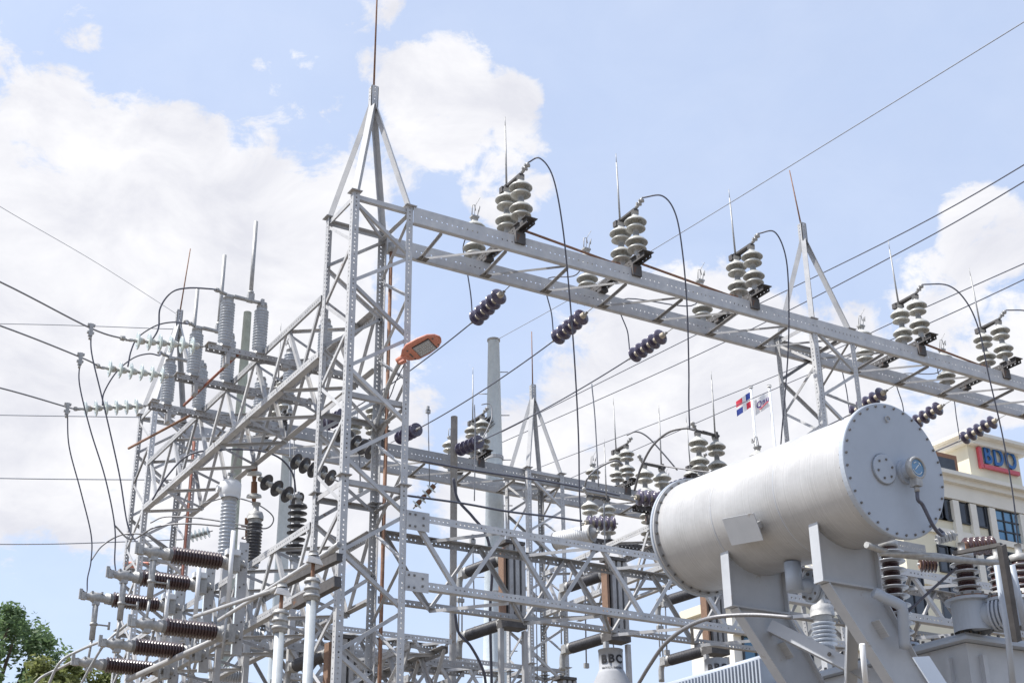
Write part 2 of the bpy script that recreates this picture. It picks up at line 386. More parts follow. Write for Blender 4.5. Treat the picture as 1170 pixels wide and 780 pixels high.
# ------------------------------------------------------------------ lattice towers
H = 12.0; SD = .95
def leg_mb(h, sx, sy, wd=.10):
    m = MB().use('steel'); t = .008
    # angle with both flanges pierced; outer corner at the local origin
    m.holed((-sx*wd/2, 0, 0), (-sx*wd/2, 0, h), (1, 0, 0), (0, -sy, 0), wd, t, .065, .013, 11)
    m.holed((0, -sy*(wd/2+t/2), 0), (0, -sy*(wd/2+t/2), h), (0, 1, 0), (-sx, 0, 0), wd-t, t, .065, .013, 9)
    return m
def tower(label, x0, y0, rod_h=3.0, rod_lean=(0, 0), splice=7.75, zb=0.0, peak=True):
    T = thing('lattice_tower', label, 'tower', (x0+SD/2, y0+SD/2, 0), 'four lattice towers of the steel gantry')
    x1, y1 = x0+SD, y0+SD
    for (cx, sx) in ((x0, -1), (x1, 1)):
        for (cy, sy) in ((y0, -1), (y1, 1)):
            m = leg_mb(H, sx, sy); 
            for v in m.v: v.x += cx; v.y += cy
            # splice and cap plates
            m.use('steel_dull'); m.box((cx-sx*.04, cy-sy*.04, H+.006), (.17, .17, .012)); m.box((cx-sx*.04, cy-sy*.04, splice), (.17, .17, .012))
            m.use('concrete'); m.box((cx-sx*.04, cy-sy*.04, .1), (.4, .4, .2))
            part('leg', m, T)
    # node levels measured on the near tower: zigzag bracing, one slope per face
    za = [11.85]; 
    while za[-1] > .9: za.append(za[-1]-1.28)
    e = .012
    def br(p, q, nrm, wd=.05, mat='steel'):
        m = MB().use(mat); m.lbar(p, q, wd, .006, nrm); part('brace', m, T)
    for i, z in enumerate(za[:-1]):
        zm = z-.62; zn = za[i+1]
        mt = 'steel' if i % 3 else 'steel_dull'
        # front (y0) and back (y1) faces
        br((x0+.03, y0+e, z), (x1-.05, y0+e, zm), (0, -1, 0)); br((x1-.05, y0+e, zm-.08), (x0+.03, y0+e, zn), (0, -1, 0))
        br((x1-.03, y1-e, z), (x0+.05, y1-e, zm), (0, 1, 0), .05, mt); br((x0+.05, y1-e, zm-.08), (x1-.03, y1-e, zn), (0, 1, 0))
        br((x0+e, y1-.05, z), (x0+e, y0+.05, zm), (-1, 0, 0), .045); br((x0+e, y0+.05, zm-.08), (x0+e, y1-.05, zn), (-1, 0, 0), .05, mt)
        br((x1-e, y0+.05, z), (x1-e, y1-.05, zm), (1, 0, 0), .045, mt); br((x1-e, y1-.05, zm-.08), (x1-e, y0+.05, zn), (1, 0, 0))
    for z in (11.93, 8.9, splice-.08, 5.0):
        for p, q, nn in (((x0+.03, y0+.021, z), (x1-.03, y0+.021, z), (0, -1, 0)), ((x0+.03, y1-.021, z-.004), (x1-.03, y1-.021, z-.004), (0, 1, 0)), ((x0+.021, y0+.03, z-.012), (x0+.021, y1-.03, z-.012), (-1, 0, 0)), ((x1-.021, y0+.03, z-.025), (x1-.021, y1-.03, z-.025), (1, 0, 0))):
            m = MB().use('steel_dull' if z < 9 else 'steel'); m.lbar(p, q, .07, .007, nn); part('girt', m, T)
        m = MB().use('steel_dull'); m.lbar((x0+.09, y0+.09, z-.055), (x1-.09, y1-.09, z-.055), .055, .007); part('girt', m, T)
    if peak:
        ax, ay, az = x0+SD/2, y0+SD/2, 14.05
        for cx in (x0, x1):
            for cy in (y0, y1):
                m = MB().use('steel'); d = Vector((ax-cx, ay-cy, 0)).normalized()
                m.lbar((cx+d.x*.03, cy+d.y*.03, H+.01), (ax-d.x*.035, ay-d.y*.035, az-.1), .085, .008, (-d.x, -d.y, 0)); part('peak_strut', m, T)
        m = MB().use('steel')
        m.holed((ax, ay-.05, az-.25), (ax, ay-.05, az+.16), (1, 0, 0), (0, 1, 0), .12, .01, .06, .014); m.holed((ax-.06, ay, az-.25), (ax-.06, ay, az+.14), (0, 1, 0), (1, 0, 0), .1, .01, .06, .014)
        m.holed((ax+.05, ay, az-.25), (ax+.05, ay, az+.14), (0, 1, 0), (1, 0, 0), .1, .01, .06, .014); part('peak_plate', m, T)
        m = MB().use('rust'); m.tube([(ax, ay, az), (ax+rod_lean[0], ay+rod_lean[1], az+rod_h)], .016, 6, True, .010); part('lightning_rod', m, T)
    return T
X1, X2, Y1, Y2 = 7.13, 15.70, 16.13, 25.12
T1 = tower('tallest looking lattice tower nearest the viewer, with the orange street lamp beside it', X1, Y1, 3.3)
T2 = tower('lattice tower rising behind the grey tank, carrying the middle of the front beam', X2, Y1, 1.35, (-.02, .14))
T4 = tower('lattice tower at the far left behind the pale glass disc strings', 7.13, Y2, 1.6, (.1, 0))
T3 = tower('lattice tower with pointed peak beside the tall round steel pole', 15.38, Y2-.2, 1.5)

# ------------------------------------------------------------------ gantry beams
def gantry_beam(label, xa, xb, y0, z1=12.0, hgt=.27, lace=1.1, reach=0):
    B = thing('gantry_beam', label, 'beam', (xa, y0, z1-hgt), 'steel beams between the lattice towers')
    y1 = y0+SD
    for yy, s in ((y0-.012, 1), (y1-.012+.03, 1)):
        m = MB().use('steel')
        m.holed((xa, yy, z1-hgt/2), (xb, yy, z1-hgt/2), (0, 0, 1), (0, -1, 0), hgt-.016, .009, .085, .014, 13)
        m.box(((xa+xb)/2, yy+.034, z1-.004), (xb-xa, .07, .008)); m.box(((xa+xb)/2, yy+.034, z1-hgt+.004), (xb-xa, .07, .008))
        part('chord', m, B)
    x = xa+.5; k = 0; yA, yB = y0+.07, y1-.03
    while x < xb-lace:
        m = MB().use('steel_dull'); m.lbar((x, yA, z1-hgt+.02), (x+.10, yB, z1-hgt+.02), .04, .006); part('lacing', m, B)
        m = MB().use('steel'); m.lbar((x+.16, yB, z1-hgt+.03), (x+lace-.04, yA, z1-hgt+.03), .036, .006); part('lacing', m, B)
        m = MB().use('bolt'); m.box((x+.13, yB-.02, z1-hgt-.006), (.16, .12, .012)); part('gusset', m, B)
        x += lace
    return B
FB = gantry_beam('long front beam from the near tower past the pointed tower to the right edge', X1+SD+.002, 27.5, Y1)
RB = gantry_beam('rear beam from the far left tower past the round pole and on behind the tank', X1+SD+.002, 27.5, Y2-.05)
def truss(label, a, b, axis, lo, hi, z0, z1, pitch, group='lattice trusses tying the towers together'):
    """box truss along axis 'x' or 'y' from a to b, lateral extent lo..hi, level z0..z1"""
    P = (lambda t, l, z: Vector((t, l, z))) if axis == 'x' else (lambda t, l, z: Vector((l, t, z)))
    B = thing('lattice_truss', label, 'truss', P(a, (lo+hi)/2, z0), group)
    L_ = P(0, 1, 0); wd = .10
    for l, s in ((lo, 1), (hi, -1)):
        for z, q in ((z0, 1), (z1, -1)):
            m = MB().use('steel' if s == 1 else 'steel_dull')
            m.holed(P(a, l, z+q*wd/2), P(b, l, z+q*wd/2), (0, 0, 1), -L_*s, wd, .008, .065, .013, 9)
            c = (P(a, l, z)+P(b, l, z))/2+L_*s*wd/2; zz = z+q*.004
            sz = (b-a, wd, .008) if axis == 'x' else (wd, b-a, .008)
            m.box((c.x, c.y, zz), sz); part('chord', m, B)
    k = max(1, round((b-a)/pitch)); st = (b-a)/k
    for i in range(k):
        t0 = a+st*i; t1 = t0+st/2; t2 = t0+st
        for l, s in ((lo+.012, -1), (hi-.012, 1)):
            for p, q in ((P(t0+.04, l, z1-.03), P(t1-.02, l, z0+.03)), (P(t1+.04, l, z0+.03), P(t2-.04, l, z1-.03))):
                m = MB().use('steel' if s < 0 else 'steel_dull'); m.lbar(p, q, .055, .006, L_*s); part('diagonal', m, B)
        for z in (z0-.004, z1-.02):
            m = MB().use('steel_dull'); m.lbar(P(t0+.05, lo+.02, z), P(t1, hi-.02, z), .045, .006); part('diagonal', m, B)
            m = MB().use('steel'); m.lbar(P(t1+.03, hi-.02, z), P(t2, lo+.02, z), .045, .006); part('diagonal', m, B)
    return B
truss('upper left truss from the near tower to the far left tower, under the ribbed insulators', Y1+SD+.06, Y2-.01, 'y', X1+.01, X1+SD-.01, 9.8, 10.78, 1.38)
truss('lower left truss running away from the near tower beneath the other left truss', Y1+SD+.06, Y2-.01, 'y', X1+.01, X1+SD-.01, 6.38, 7.38, 1.38)
MT = truss('middle truss with W bracing from the near tower to behind the grey tank', X1+SD+.06, X2-.01, 'x', Y1+.01, Y1+SD-.01, 6.38, 7.38, 1.52)
for z in (7.28, 6.46):
    m = MB().use('steel'); x = X1+SD+.16; m.box((x, Y1-.008, z), (.34, .010, .26)); m.use('bolt')
    for a_, b_ in ((-.12, .08), (-.12, -.08), (-.04, .08), (-.04, -.08), (.08, .05), (.08, -.05)): m.box((x+a_, Y1-.018, z+b_), (.025, .014, .025))
    part('end_plate', m, MT)
truss('slender cross truss low at left behind the lower brown insulators', X1+SD+.1, 11.6, 'x', 20.3, 20.9, 5.95, 6.5, .8)
truss('slender cross truss farther back at lower left near the far left tower', 8.3, 12.5, 'x', 23.0, 23.6, 7.0, 7.55, .8)
truss('slender truss running back low at left beside the galvanised pipes', 17.6, 24.6, 'y', 8.9, 9.5, 5.5, 6.05, .8)
truss('lowest rear truss crossing behind the near tower near the bottom edge', X1+SD+.06, 15.36, 'x', Y2+.01, Y2+SD-.01, 6.75, 7.75, 1.5)
truss('rear right truss behind the tank, running back to the tower by the round pole', Y1+SD+.06, Y2-.2, 'y', X2+.01, X2+SD-.01, 8.75, 9.7, 1.38)

# ------------------------------------------------------------------ insulators and switches
def post_profile(z):
    u = []
    def unit(b):     # b: base height of the .37 m unit, listed bottom to top
        return [(.048, b, 'alu'), (.048, b+.09), (.062, b+.10), (.062, b+.135, 'porcelain'), (.092, b+.128), (.105, b+.100), (.116, b+.112), (.148, b+.088), (.158, b+.092), (.158, b+.104), (.12, b+.145), (.085, b+.175), (.060, b+.19),
                (.050, b+.20), (.050, b+.255), (.07, b+.275), (.10, b+.262), (.112, b+.232), (.124, b+.250), (.142, b+.222), (.152, b+.234), (.172, b+.208), (.183, b+.212), (.183, b+.224), (.145, b+.268), (.10, b+.302), (.062, b+.33), (.05, b+.345, 'alu'), (.05, b+.37)]
    return [(.0, z, 'alu'), (.085, z), (.085, z+.02), (.055, z+.03)]+unit(z+.06)+unit(z+.43)+[(.062, z+.805, 'alu'), (.062, z+.84), (0, z+.84)]
def ribbed_profile(z, h, r=.105, core=.072, nsh=16, mat='porc_grey', cap='alu', capr=.085, caph=.07):
    u = [(0, z, cap), (capr, z), (capr, z+caph), (core, z+caph+.005, mat)]
    a = z+caph+.01; st = (h-2*caph-.02)/nsh
    for i in range(nsh):
        b = a+i*st; u += [(core, b+st*.15), (r, b+st*.45), (r, b+st*.62), (core, b+st*.9)]
    u += [(capr, z+h-caph, cap), (capr, z+h), (0, z+h)]
    return u
def make_switch(kind, label, group, gap=(.0, .42, 1.44), base=(-.28, 1.66), cat='disconnect switch'):
    """base channel along local +Y at z 0, near post at the origin"""
    T = thing('disconnect_switch', label, cat, (0, 0, 0), group)
    m = MB().use('steel_dirty' if kind == 'post' else 'steel_dull')
    for sx in (-1, 1):
        m.holed((sx*.065, base[0], .05), (sx*.065, base[1], .05), (0, 0, 1), (sx, 0, 0), .09, .008, .09, .013)
        m.box((sx*.045, (base[0]+base[1])/2, .093), (.048, base[1]-base[0], .007))
    for yy in (base[0]+.05, gap[0], gap[1], gap[2], base[1]-.05): m.box((0, yy, .098), (.22, .14, .012))
    m.box((0, .045, -.10), (.17, .06, .19)); m.box((0, .12, -.03), (.14, .09, .05)); m.box((0, 1.0, -.03), (.14, .12, .05))
    part('base_channel', m, T, local=True)
    H_ = .84 if kind == 'post' else .84
    for i, yy in enumerate(gap):
        m = MB(); m.lathe(post_profile(0) if kind == 'post' else ribbed_profile(0, .84, .115, .085, 14), (0, yy, .105), (0, 0, 1), 22)
        part('post_insulator', m, T, local=True)
    zt = H_+.105
    m = MB().use('steel_dirty' if kind == 'post' else 'alu')
    a = Vector((0, gap[0]-.02, zt+.05)); b = Vector((0, gap[1]+.06, zt+.05))
    m.rect(a, b, .06, .035); m.rect(a+Vector((.05, .1, .0)), b+Vector((.05, 0, -.02)), .02, .03)
    m.box((0, gap[0], zt+.02), (.09, .09, .045)); m.box((0, gap[1], zt+.03), (.10, .10, .06)); m.box((-.05, gap[1]+.05, zt-.0), (.06, .09, .10)); m.box((.06, gap[1]-.02, zt+.03), (.05, .05, .12))
    part('hinge_bar', m, T, local=True)
    m = MB().use('alu'); c = Vector((0, gap[0]-.03, zt+.06)); d = Vector((.05, -.13, .12)) if kind == 'post' else Vector((0, -.20, .05))
    m.tube([c, c+d*.35, c+d*1.05], .028, 8); m.tube([c+d*.7, c+d*1.0], .036, 8)
    for q in (.45, .8): m.box(c+d*q, (.10, .03, .03))
    part('terminal_clamp', m, T, local=True)
    m = MB().use('alu')
    if kind == 'post': m.tube([(0, gap[1], zt+.04), (0, gap[1]+.02, zt+1.18)], .017, 8, True, .012); m.tube([(0, gap[1]+.02, zt+1.18), (0, gap[1]+.022, zt+1.36)], .006, 6)
    else:
        m.tube([(0, gap[1]-.2, zt+.04), (0, gap[1]-.2, zt+1.48)], .034, 10); m.box((0, gap[1]-.2, zt+.1), (.09, .10, .14)); m.tube([(0, gap[1]-.2, zt+.17), (0, gap[1]-.2, zt+.21)], .05, 8)
    part('switch_blade', m, T, local=True)
    m = MB().use('alu'); y = gap[2]
    for sx in (-1, 1):
        m.tube([(sx*.05, y, zt-.02), (sx*.055, y-.02, zt+.1), (sx*.07, y-.05, zt+.19), (sx*.045, y-.09, zt+.18), (sx*.03, y-.09, zt+.08)], .009, 6)
    m.box((0, y, zt+.01), (.13, .1, .03)); m.tube([(0, y, zt), (0, y-.02, zt+.2), (.015, y-.06, zt+.26), (.05, y-.1, zt+.34)], .005, 5)
    part('jaw', m, T, local=True)
    return T
GF = 'open switches standing on the front beam'
fx = [9.87, 12.02, 14.42, 18.25, 20.42]
fl = ['open switch on the front beam nearest the near tower, first from the left', 'open switch on the front beam, second from the left, left of the thin diagonal wire',
      'open switch on the front beam just left of the pointed middle tower', 'open switch on the front beam first to the right of the pointed middle tower', 'open switch on the front beam closest to the right edge']
SW = make_switch('post', fl[0], GF); place(SW, (fx[0], 16.05, 12.05))
front_sw = [SW]+[dup(SW, (fx[i], 16.05, 12.05), fl[i], wob()) for i in range(1, 5)]
rl = ['open switch on the rear beam seen left of the near tower through the truss', 'open switch on the rear beam seen through the near tower legs', 'open switch on the rear beam left of the round steel pole',
      'open switch on the rear beam between the pointed rear tower and the tank', 'open switch on the rear beam peeping just above the tank left end']
for i in range(5): dup(SW, (fx[i]-.12, Y2-.1, 12.05), rl[i], wob(), group='open switches standing on the rear beam')
# right hand row on the rear right truss
for i, (yy, zz, lb) in enumerate(((19.3, 10.0, 'open grey switch directly above the tank barrel with a cable looping from it'), (21.0, 9.9, 'open grey switch just left of the tank left end, cable looping over it'), (22.9, 9.8, 'grey post switch right of the rear pointed tower, left of the dark disc string'))):
    dup(SW, (15.62, yy, zz), lb, wob(rz(-90)), 'open switches over the rear right truss')
# left arms with ribbed columns
SA = make_switch('ribbed', 'ribbed column switch nearest the near tower, highest of the left three', 'ribbed column switches on the left arms', gap=(0, .56, 1.66), base=(-.28, 2.1))
la = [(19.4, 10.60), (20.75, 10.60), (22.15, 10.60)]
lx = [A(257, 391, Y=19.4).x, A(221, 425, Y=20.75).x, A(190, 462, Y=22.15).x]
place(SA, (lx[0], la[0][0], 10.60), rz(-90))
dup(SA, (lx[1], la[1][0], 10.60), 'ribbed column switch in the middle of the left three, behind the top glass string', rz(-90))
dup(SA, (lx[2], la[2][0], 10.60), 'ribbed column switch farthest back of the left three, over the lowest glass string', rz(-90))

def make_string(name, label, cat, group, nd, r, pitch, disc, cap, hook=.3, thick=.05):
    """suspension string along local +Z from its hook at the origin"""
    T = thing(name, label, cat, (0, 0, 0), group)
    m = MB().use('alu'); m.tube([(0, 0, 0), (0, 0, hook-.02)], .008, 6); m.lathe([(0, hook-.06), (.022, hook-.06), (.022, hook-.02), (0, hook-.02)], n=8); m.box((0, 0, hook-.04), (.05, .02, .05)); part('hook', m, T, local=True)
    for i in range(nd):
        z = hook+i*pitch; m = MB()
        m.lathe([(0, z, cap), (.040, z), (.052, z+pitch*.2), (.052, z+pitch*.42), (.06, z+pitch*.45, disc), (r*.8, z+pitch*.5), (r, z+pitch*.60), (r, z+pitch*.66), (r*.88, z+pitch*.70), (r*.75, z+pitch*.60), (r*.62, z+pitch*.74), (r*.45, z+pitch*.60), (.03, z+pitch*.72), (.018, z+pitch, 'alu'), (0, z+pitch)], n=20)
        part('insulator_disc', m, T, local=True)
    z = hook+nd*pitch
    m = MB().use('alu'); m.tube([(0, 0, z-.01), (0, 0, z+.12)], .02, 8); m.box((0, 0, z+.04), (.05, .03, .05)); part('clamp', m, T, local=True)
    T['len'] = hook+nd*pitch+.1
    return T
DS = make_string('strain_string', 'dark disc string hanging from the front beam nearest the near tower, above the round pole', 'insulator string', 'dark disc strings under the front beam', 5, .142, .185, 'porc_purple', 'cap_cream', .36)
sx = [10.36, 11.94, 13.57, 18.66, 20.14, 21.64]
dl = [None, 'dark disc string under the front beam, middle one of the three left of the tank', 'dark disc string under the front beam, rightmost of the three left of the tank',
      'dark disc string just behind the top of the tank end cap', 'dark disc string just right of the tank end cap against the sky', 'dark disc string in front of the cream building roof']
rx = [A(372, 484, Z=12.0).x, A(446, 506, Z=12.0).x, A(521, 514, Z=12.0).x, 18.9, 20.4, 21.9]
rlab = ['dark disc string at the rear beam seen between the near tower legs', 'dark disc string at the rear beam seen at the right leg of the near tower', 'dark disc string at the rear beam in front of the switch beside the round pole',
        'dark disc string at the rear beam touching the top of the tank left end', 'dark disc string at the rear beam below the tank left top edge', 'dark disc string at the rear beam hidden low behind the tank']
for i in range(6):
    a = Vector((sx[i], Y1+SD+.03, 11.78)); b = Vector((rx[i], Y2-.1, 12.0))
    d0 = Vector(((b.x-a.x)/8, 1, (-.09, -.075, -.06, -.11, -.11, -.10)[i])).normalized(); d1 = Vector(((a.x-b.x)/8, -1, -.10)).normalized()
    if i == 0: place(DS, a, aim(d0)); s0 = DS
    else: s0 = dup(DS, a, dl[i], aim(d0))
    if i < 5: dup(DS, b, rlab[i], aim(d1), 'dark disc strings at the rear beam')
    L0 = DS['len']; e0 = a+d0*L0; e1 = b+d1*L0
    cable(sag(e0, e1, .07), .012, ['bus conductor strung back from the first dark string, leftmost of its row', 'bus conductor strung back from the second dark string below the front beam', 'bus conductor strung back from the third dark string above the pointed rear tower',
          'bus conductor strung back from the string behind the tank end cap', 'bus conductor strung back from the string right of the tank', 'bus conductor strung back from the string before the building'][i], 'cable', 'conductor', 'conductors strung between the two beams', 'bus_conductor', False)
del_len = DS['len']
# jumpers from front strings up to the switches
for i in range(6):
    a = Vector((sx[i], Y1+SD+.03, 11.78)); b = Vector((rx[i], Y2-.1, 12.0)); d0 = Vector(((b.x-a.x)/8, 1, (-.09, -.075, -.06, -.11, -.11, -.10)[i])).normalized(); e = a+d0*(del_len-.02)
    jx = min(fx, key=lambda q: abs(q-sx[i]))
    top = Vector((jx, 17.47, 12.98)) if abs(jx-sx[i]) < 1.3 else Vector((sx[i]-.5, 17.2, 12.1))
    cable([e, e+Vector((-.06, -.05, .45)), e+Vector((-.25, -.2, 1.0)), top+Vector((-.18, .05, -.5)), top], .011, 'jumper rising from the %s front dark string, counted from the left' % ['first', 'second', 'third', 'fourth', 'fifth', 'sixth'][i], 'cable', 'cable', 'jumpers between strings and switches', 'jumper_cable')

# operating pipe along the front beam between switches
for i in range(4):
    m = MB().use('rust'); x0, x1 = fx[i]+.1, fx[i+1]-.12
    if i == 2: continue
    m.tube([(x0, 16.2, 12.18), (x1, 16.42, 12.18)], .02, 8); m.tube([(x1-.14, 16.42, 12.18), (x1-.08, 16.42, 12.18)], .035, 8); m.box((x1-.02, 16.42, 12.16), (.10, .08, .08))
    single('operating_pipe', m, ['thin rusty pipe linking the first and second switch on the front beam', 'thin rusty pipe linking the second and third switch on the front beam', '', 'orange rusty pipe linking the two switches right of the pointed middle tower'][i], 'pipe', 'operating pipes between beam switches')

# cables curling down from the front switches
drops = [((604, 185), [(617, 181), (632, 203), (643, 260), (651, 340), (657, 420), (661, 500), (662, 560), (664, 606)], 'black cable arching from the first front switch and hanging past the round pole'),
         ((742, 226), [(757, 224), (772, 245), (780, 290), (785, 350), (787, 420), (787, 460), (788, 489)], 'black cable arching from the second front switch down to the tank left end'),
         ((868, 264), [(885, 265), (897, 290), (901, 330), (901, 390), (897, 450), (892, 510), (888, 580), (886, 700)], 'black cable arching from the third front switch down past the flags'),
         ((1068, 327), [(1083, 326), (1103, 343), (1118, 375), (1130, 430), (1146, 500), (1158, 570), (1165, 640), (1172, 720), (1178, 820)], 'black cable arching from the fourth front switch down across the building sign'),
         ((1161, 358), [(1175, 356), (1190, 372), (1203, 410), (1212, 470)], 'black cable arching from the switch at the right edge')]
for k, (s, P, lb) in enumerate(drops):
    x = fx[k]; p0 = Vector((x+.05, 15.90, 13.20)); pts = [p0]; D0 = (p0-CAM).dot(FW)
    for j, (a, b) in enumerate(P): pts.append(A(a, b, D=D0-.15-.04*j))
    cable(pts, .013, lb, 'cable', 'cable', 'cables arching off the front switches', 'drop_cable')

# white glass strings of the incoming lines
GS = make_string('glass_string', 'highest of the three pale glass disc strings on the left', 'insulator string', 'pale glass disc strings on the incoming lines', 6, .135, .165, 'glass_disc', 'porcelain', .12)
arm_end = [Vector((lx[i]-.28, la[i][0], 10.65)) for i in range(3)]
px_end = [(176, 391), (141, 423), (115, 466)]
far_px = [[(104, 375), (0, 322), (-160, 250)], [(92, 408), (0, 372), (-160, 318)], [(77, 465), (0, 443), (-160, 405)]]
glab = [None, 'middle one of the three pale glass disc strings on the left', 'lowest of the three pale glass disc strings on the left']
for i in range(3):
    D0 = (arm_end[i]-CAM).dot(FW); e = A(*px_end[i], D=D0-.35); d = (e-arm_end[i]).normalized()
    if i == 0: place(GS, arm_end[0], aim(d))
    else: dup(GS, arm_end[i], glab[i], aim(d))
    e = arm_end[i]+d*(GS['len']-.03)
    Ds = [D0-.9, D0-2.2, D0-4.5]
    far3 = [A(x, y, D=dd) for (x, y), dd in zip(far_px[i], Ds)]; far3.append(far3[-1]*2.5-far3[-2]*1.5)
    m = MB().use('cable_grey'); m.tube(spline([e]+far3, 8), .0125, 6)
    m.use('alu')
    q = e+(A(*far_px[i][0], D=Ds[0])-e)*.12; m.tube([q, q+(A(*far_px[i][0], D=Ds[0])-e)*.1], .04, 6)
    single('line_conductor', m, ['incoming overhead line reaching the highest glass string', 'incoming overhead line reaching the middle glass string', 'incoming overhead line reaching the lowest glass string'][i], 'power line', 'incoming overhead lines at the left')
    m = MB().use('alu'); c = A(*far_px[i][0], D=Ds[0]); m.box(c-Vector((0, 0, .03)), (.055, .055, .20)); m.box(c+Vector((0, 0, .05)), (.11, .04, .035)); m.box(c-Vector((0, 0, .07)), (.10, .04, .03)); m.tube([c-Vector((0, 0, .12)), c-Vector((0, 0, .18))], .02, 8)
    single('line_clamp', m, ['tap clamp on the uppermost incoming line at the left', 'tap clamp on the middle incoming line at the left', 'tap clamp on the lowest incoming line at the left'][i], 'clamp', 'tap clamps on the incoming lines')
# jumper loops from the lines to the ribbed switches
loops = [([(172, 391), (181, 375), (183, 352), (196, 334), (215, 329), (240, 330)], 0, 'upper black loop from the highest line over to the front ribbed column'),
         ([(146, 419), (150, 400), (158, 385), (178, 372), (198, 368), (214, 370)], 1, 'middle black loop from the second line to the middle ribbed column'),
         ([(117, 463), (119, 448), (133, 425), (152, 409), (170, 404), (182, 406)], 2, 'lower black loop from the lowest line to the back ribbed column')]
for P, i, lb in loops:
    D0 = (arm_end[i]-CAM).dot(FW); end = Vector((lx[i]-.2, la[i][0]+.0, 11.65))
    cable([A(x, y, D=D0-.35+.07*k) for k, (x, y) in enumerate(P)]+[end], .013, lb, 'cable', 'cable', 'jumper loops on the incoming lines', 'jumper_cable')

# ------------------------------------------------------------------ vertical break switches (brown insulators at lower left)
def make_side_switch(label, group):
    """local: mounting column at x=0, insulators reach towards -X; z 0 is the lower level, 1.02 the upper"""
    T = thing('side_break_switch', label, 'disconnect switch', (0, 0, 0), group)
    m = MB().use('steel_light')
    m.box((.10, 0, .55), (.11, .10, 1.6)); m.use('steel'); m.box((.10, -.058, .55), (.145, .012, 1.64)); m.use('bolt')
    for z_ in (-.1, .15, .4, .7, .95, 1.2): m.box((.07, -.07, z_), (.02, .014, .02)); m.box((.13, -.07, z_+.05), (.02, .014, .02))
    part('mounting_column', m, T, local=True)
    for z in (0, 1.02):
        m = MB(); m.lathe(ribbed_profile(0, .82, .122, .078, 16, 'porc_brown', 'alu', .09, .04), (-.22, -.12, z), (-1, 0, 0), 24); m.use('alu'); m.lathe([(0, -.3), (.06, -.3), (.06, -.08), (.11, -.08), (.11, -.05), (.08, 0)], (-.22, -.12, z), (-1, 0, 0), 16); m.box((-.04, -.12, z), (.10, .16, .26)); part('brown_insulator', m, T, local=True)
        m = MB().use('alu'); m.lathe([(0, .82), (.085, .82), (.085, .88), (.065, .89), (.065, .95), (.08, .97), (.085, 1.08), (.06, 1.12), (.05, 1.2), (0, 1.2)], (-.22, -.12, z), (-1, 0, 0), 14)
        m.box((-1.44, -.12, z), (.07, .09, .11)); m.box((-1.49, -.12, z+.03), (.05, .04, .16)); m.box((-1.24, -.12, z-.07), (.10, .10, .1)); m.box((-1.17, -.12, z+.07), (.03, .12, .03)); m.box((-1.32, -.12, z+.07), (.03, .12, .03)); part('terminal_head', m, T, local=True)
    m = MB().use('alu'); m.tube([(-1.24, -.12, 1.0), (-1.24, -.12, .36)], .046, 12); m.tube([(-1.24, -.12, .62), (-1.24, -.12, .58)], .06, 12); m.tube([(-1.24, -.12, .6), (-1.00, -.12, .6)], .014, 6); m.tube([(-1.00, -.12, .54), (-1.00, -.12, .66)], .02, 6)
    m.tube([(-1.24, -.12, .36), (-1.26, -.12, .05)], .02, 8)
    part('contact_tube', m, T, local=True)
    m = MB().use('white'); m.tube([(-.16, -.28, 1.45), (-.16, -.28, .35)], .034, 12); m.box((-.12, -.2, 1.15), (.2, .12, .08)); m.box((-.12, -.2, .45), (.2, .12, .08)); m.use('alu'); m.tube([(-.16, -.28, .35), (-.2, -.3, -.4)], .02, 8); part('drive_rod', m, T, local=True)
    return T
GB = 'brown insulator switches mounted on the lower left truss'
S0 = make_side_switch('brown insulator switch unit nearest the near tower, highest of the left stack', GB)
place(S0, (6.92, 19.35, 6.27))
dup(S0, (6.92, 20.75, 6.27), 'brown insulator switch unit in the middle of the left stack')
dup(S0, (6.92, 22.20, 6.27), 'brown insulator switch unit farthest left, its contact tube hanging in the open')
# droppers from line clamps to the switch heads
for i, (P, lb) in enumerate((([(104, 380), (105, 405), (118, 460), (136, 540), (146, 600), (158, 622)], 'black dropper from the uppermost line clamp to the highest switch head'),
                             ([(91, 414), (91, 440), (103, 490), (120, 545), (131, 600), (131, 640), (132, 655)], 'black dropper from the middle line clamp to the middle switch head'),
                             ([(77, 470), (79, 510), (92, 560), (104, 610), (104, 640), (100, 660), (99, 676)], 'black dropper from the lowest line clamp to the farthest left switch head'))):
    tgt = Vector((5.43, (19.23, 20.63, 22.08)[i], 7.39)); D0 = (arm_end[i]-CAM).dot(FW)-.9; D1 = (tgt-CAM).dot(FW); k = len(P)
    dp = [A(x, y, D=D0+(D1-D0)*j/k) for j, (x, y) in enumerate(P)]; DROP = globals().setdefault('DROP', {}); DROP[i] = dp
    cable(dp+[tgt], .011, lb, 'cable', 'cable', 'droppers hanging from the incoming lines', 'dropper_cable')
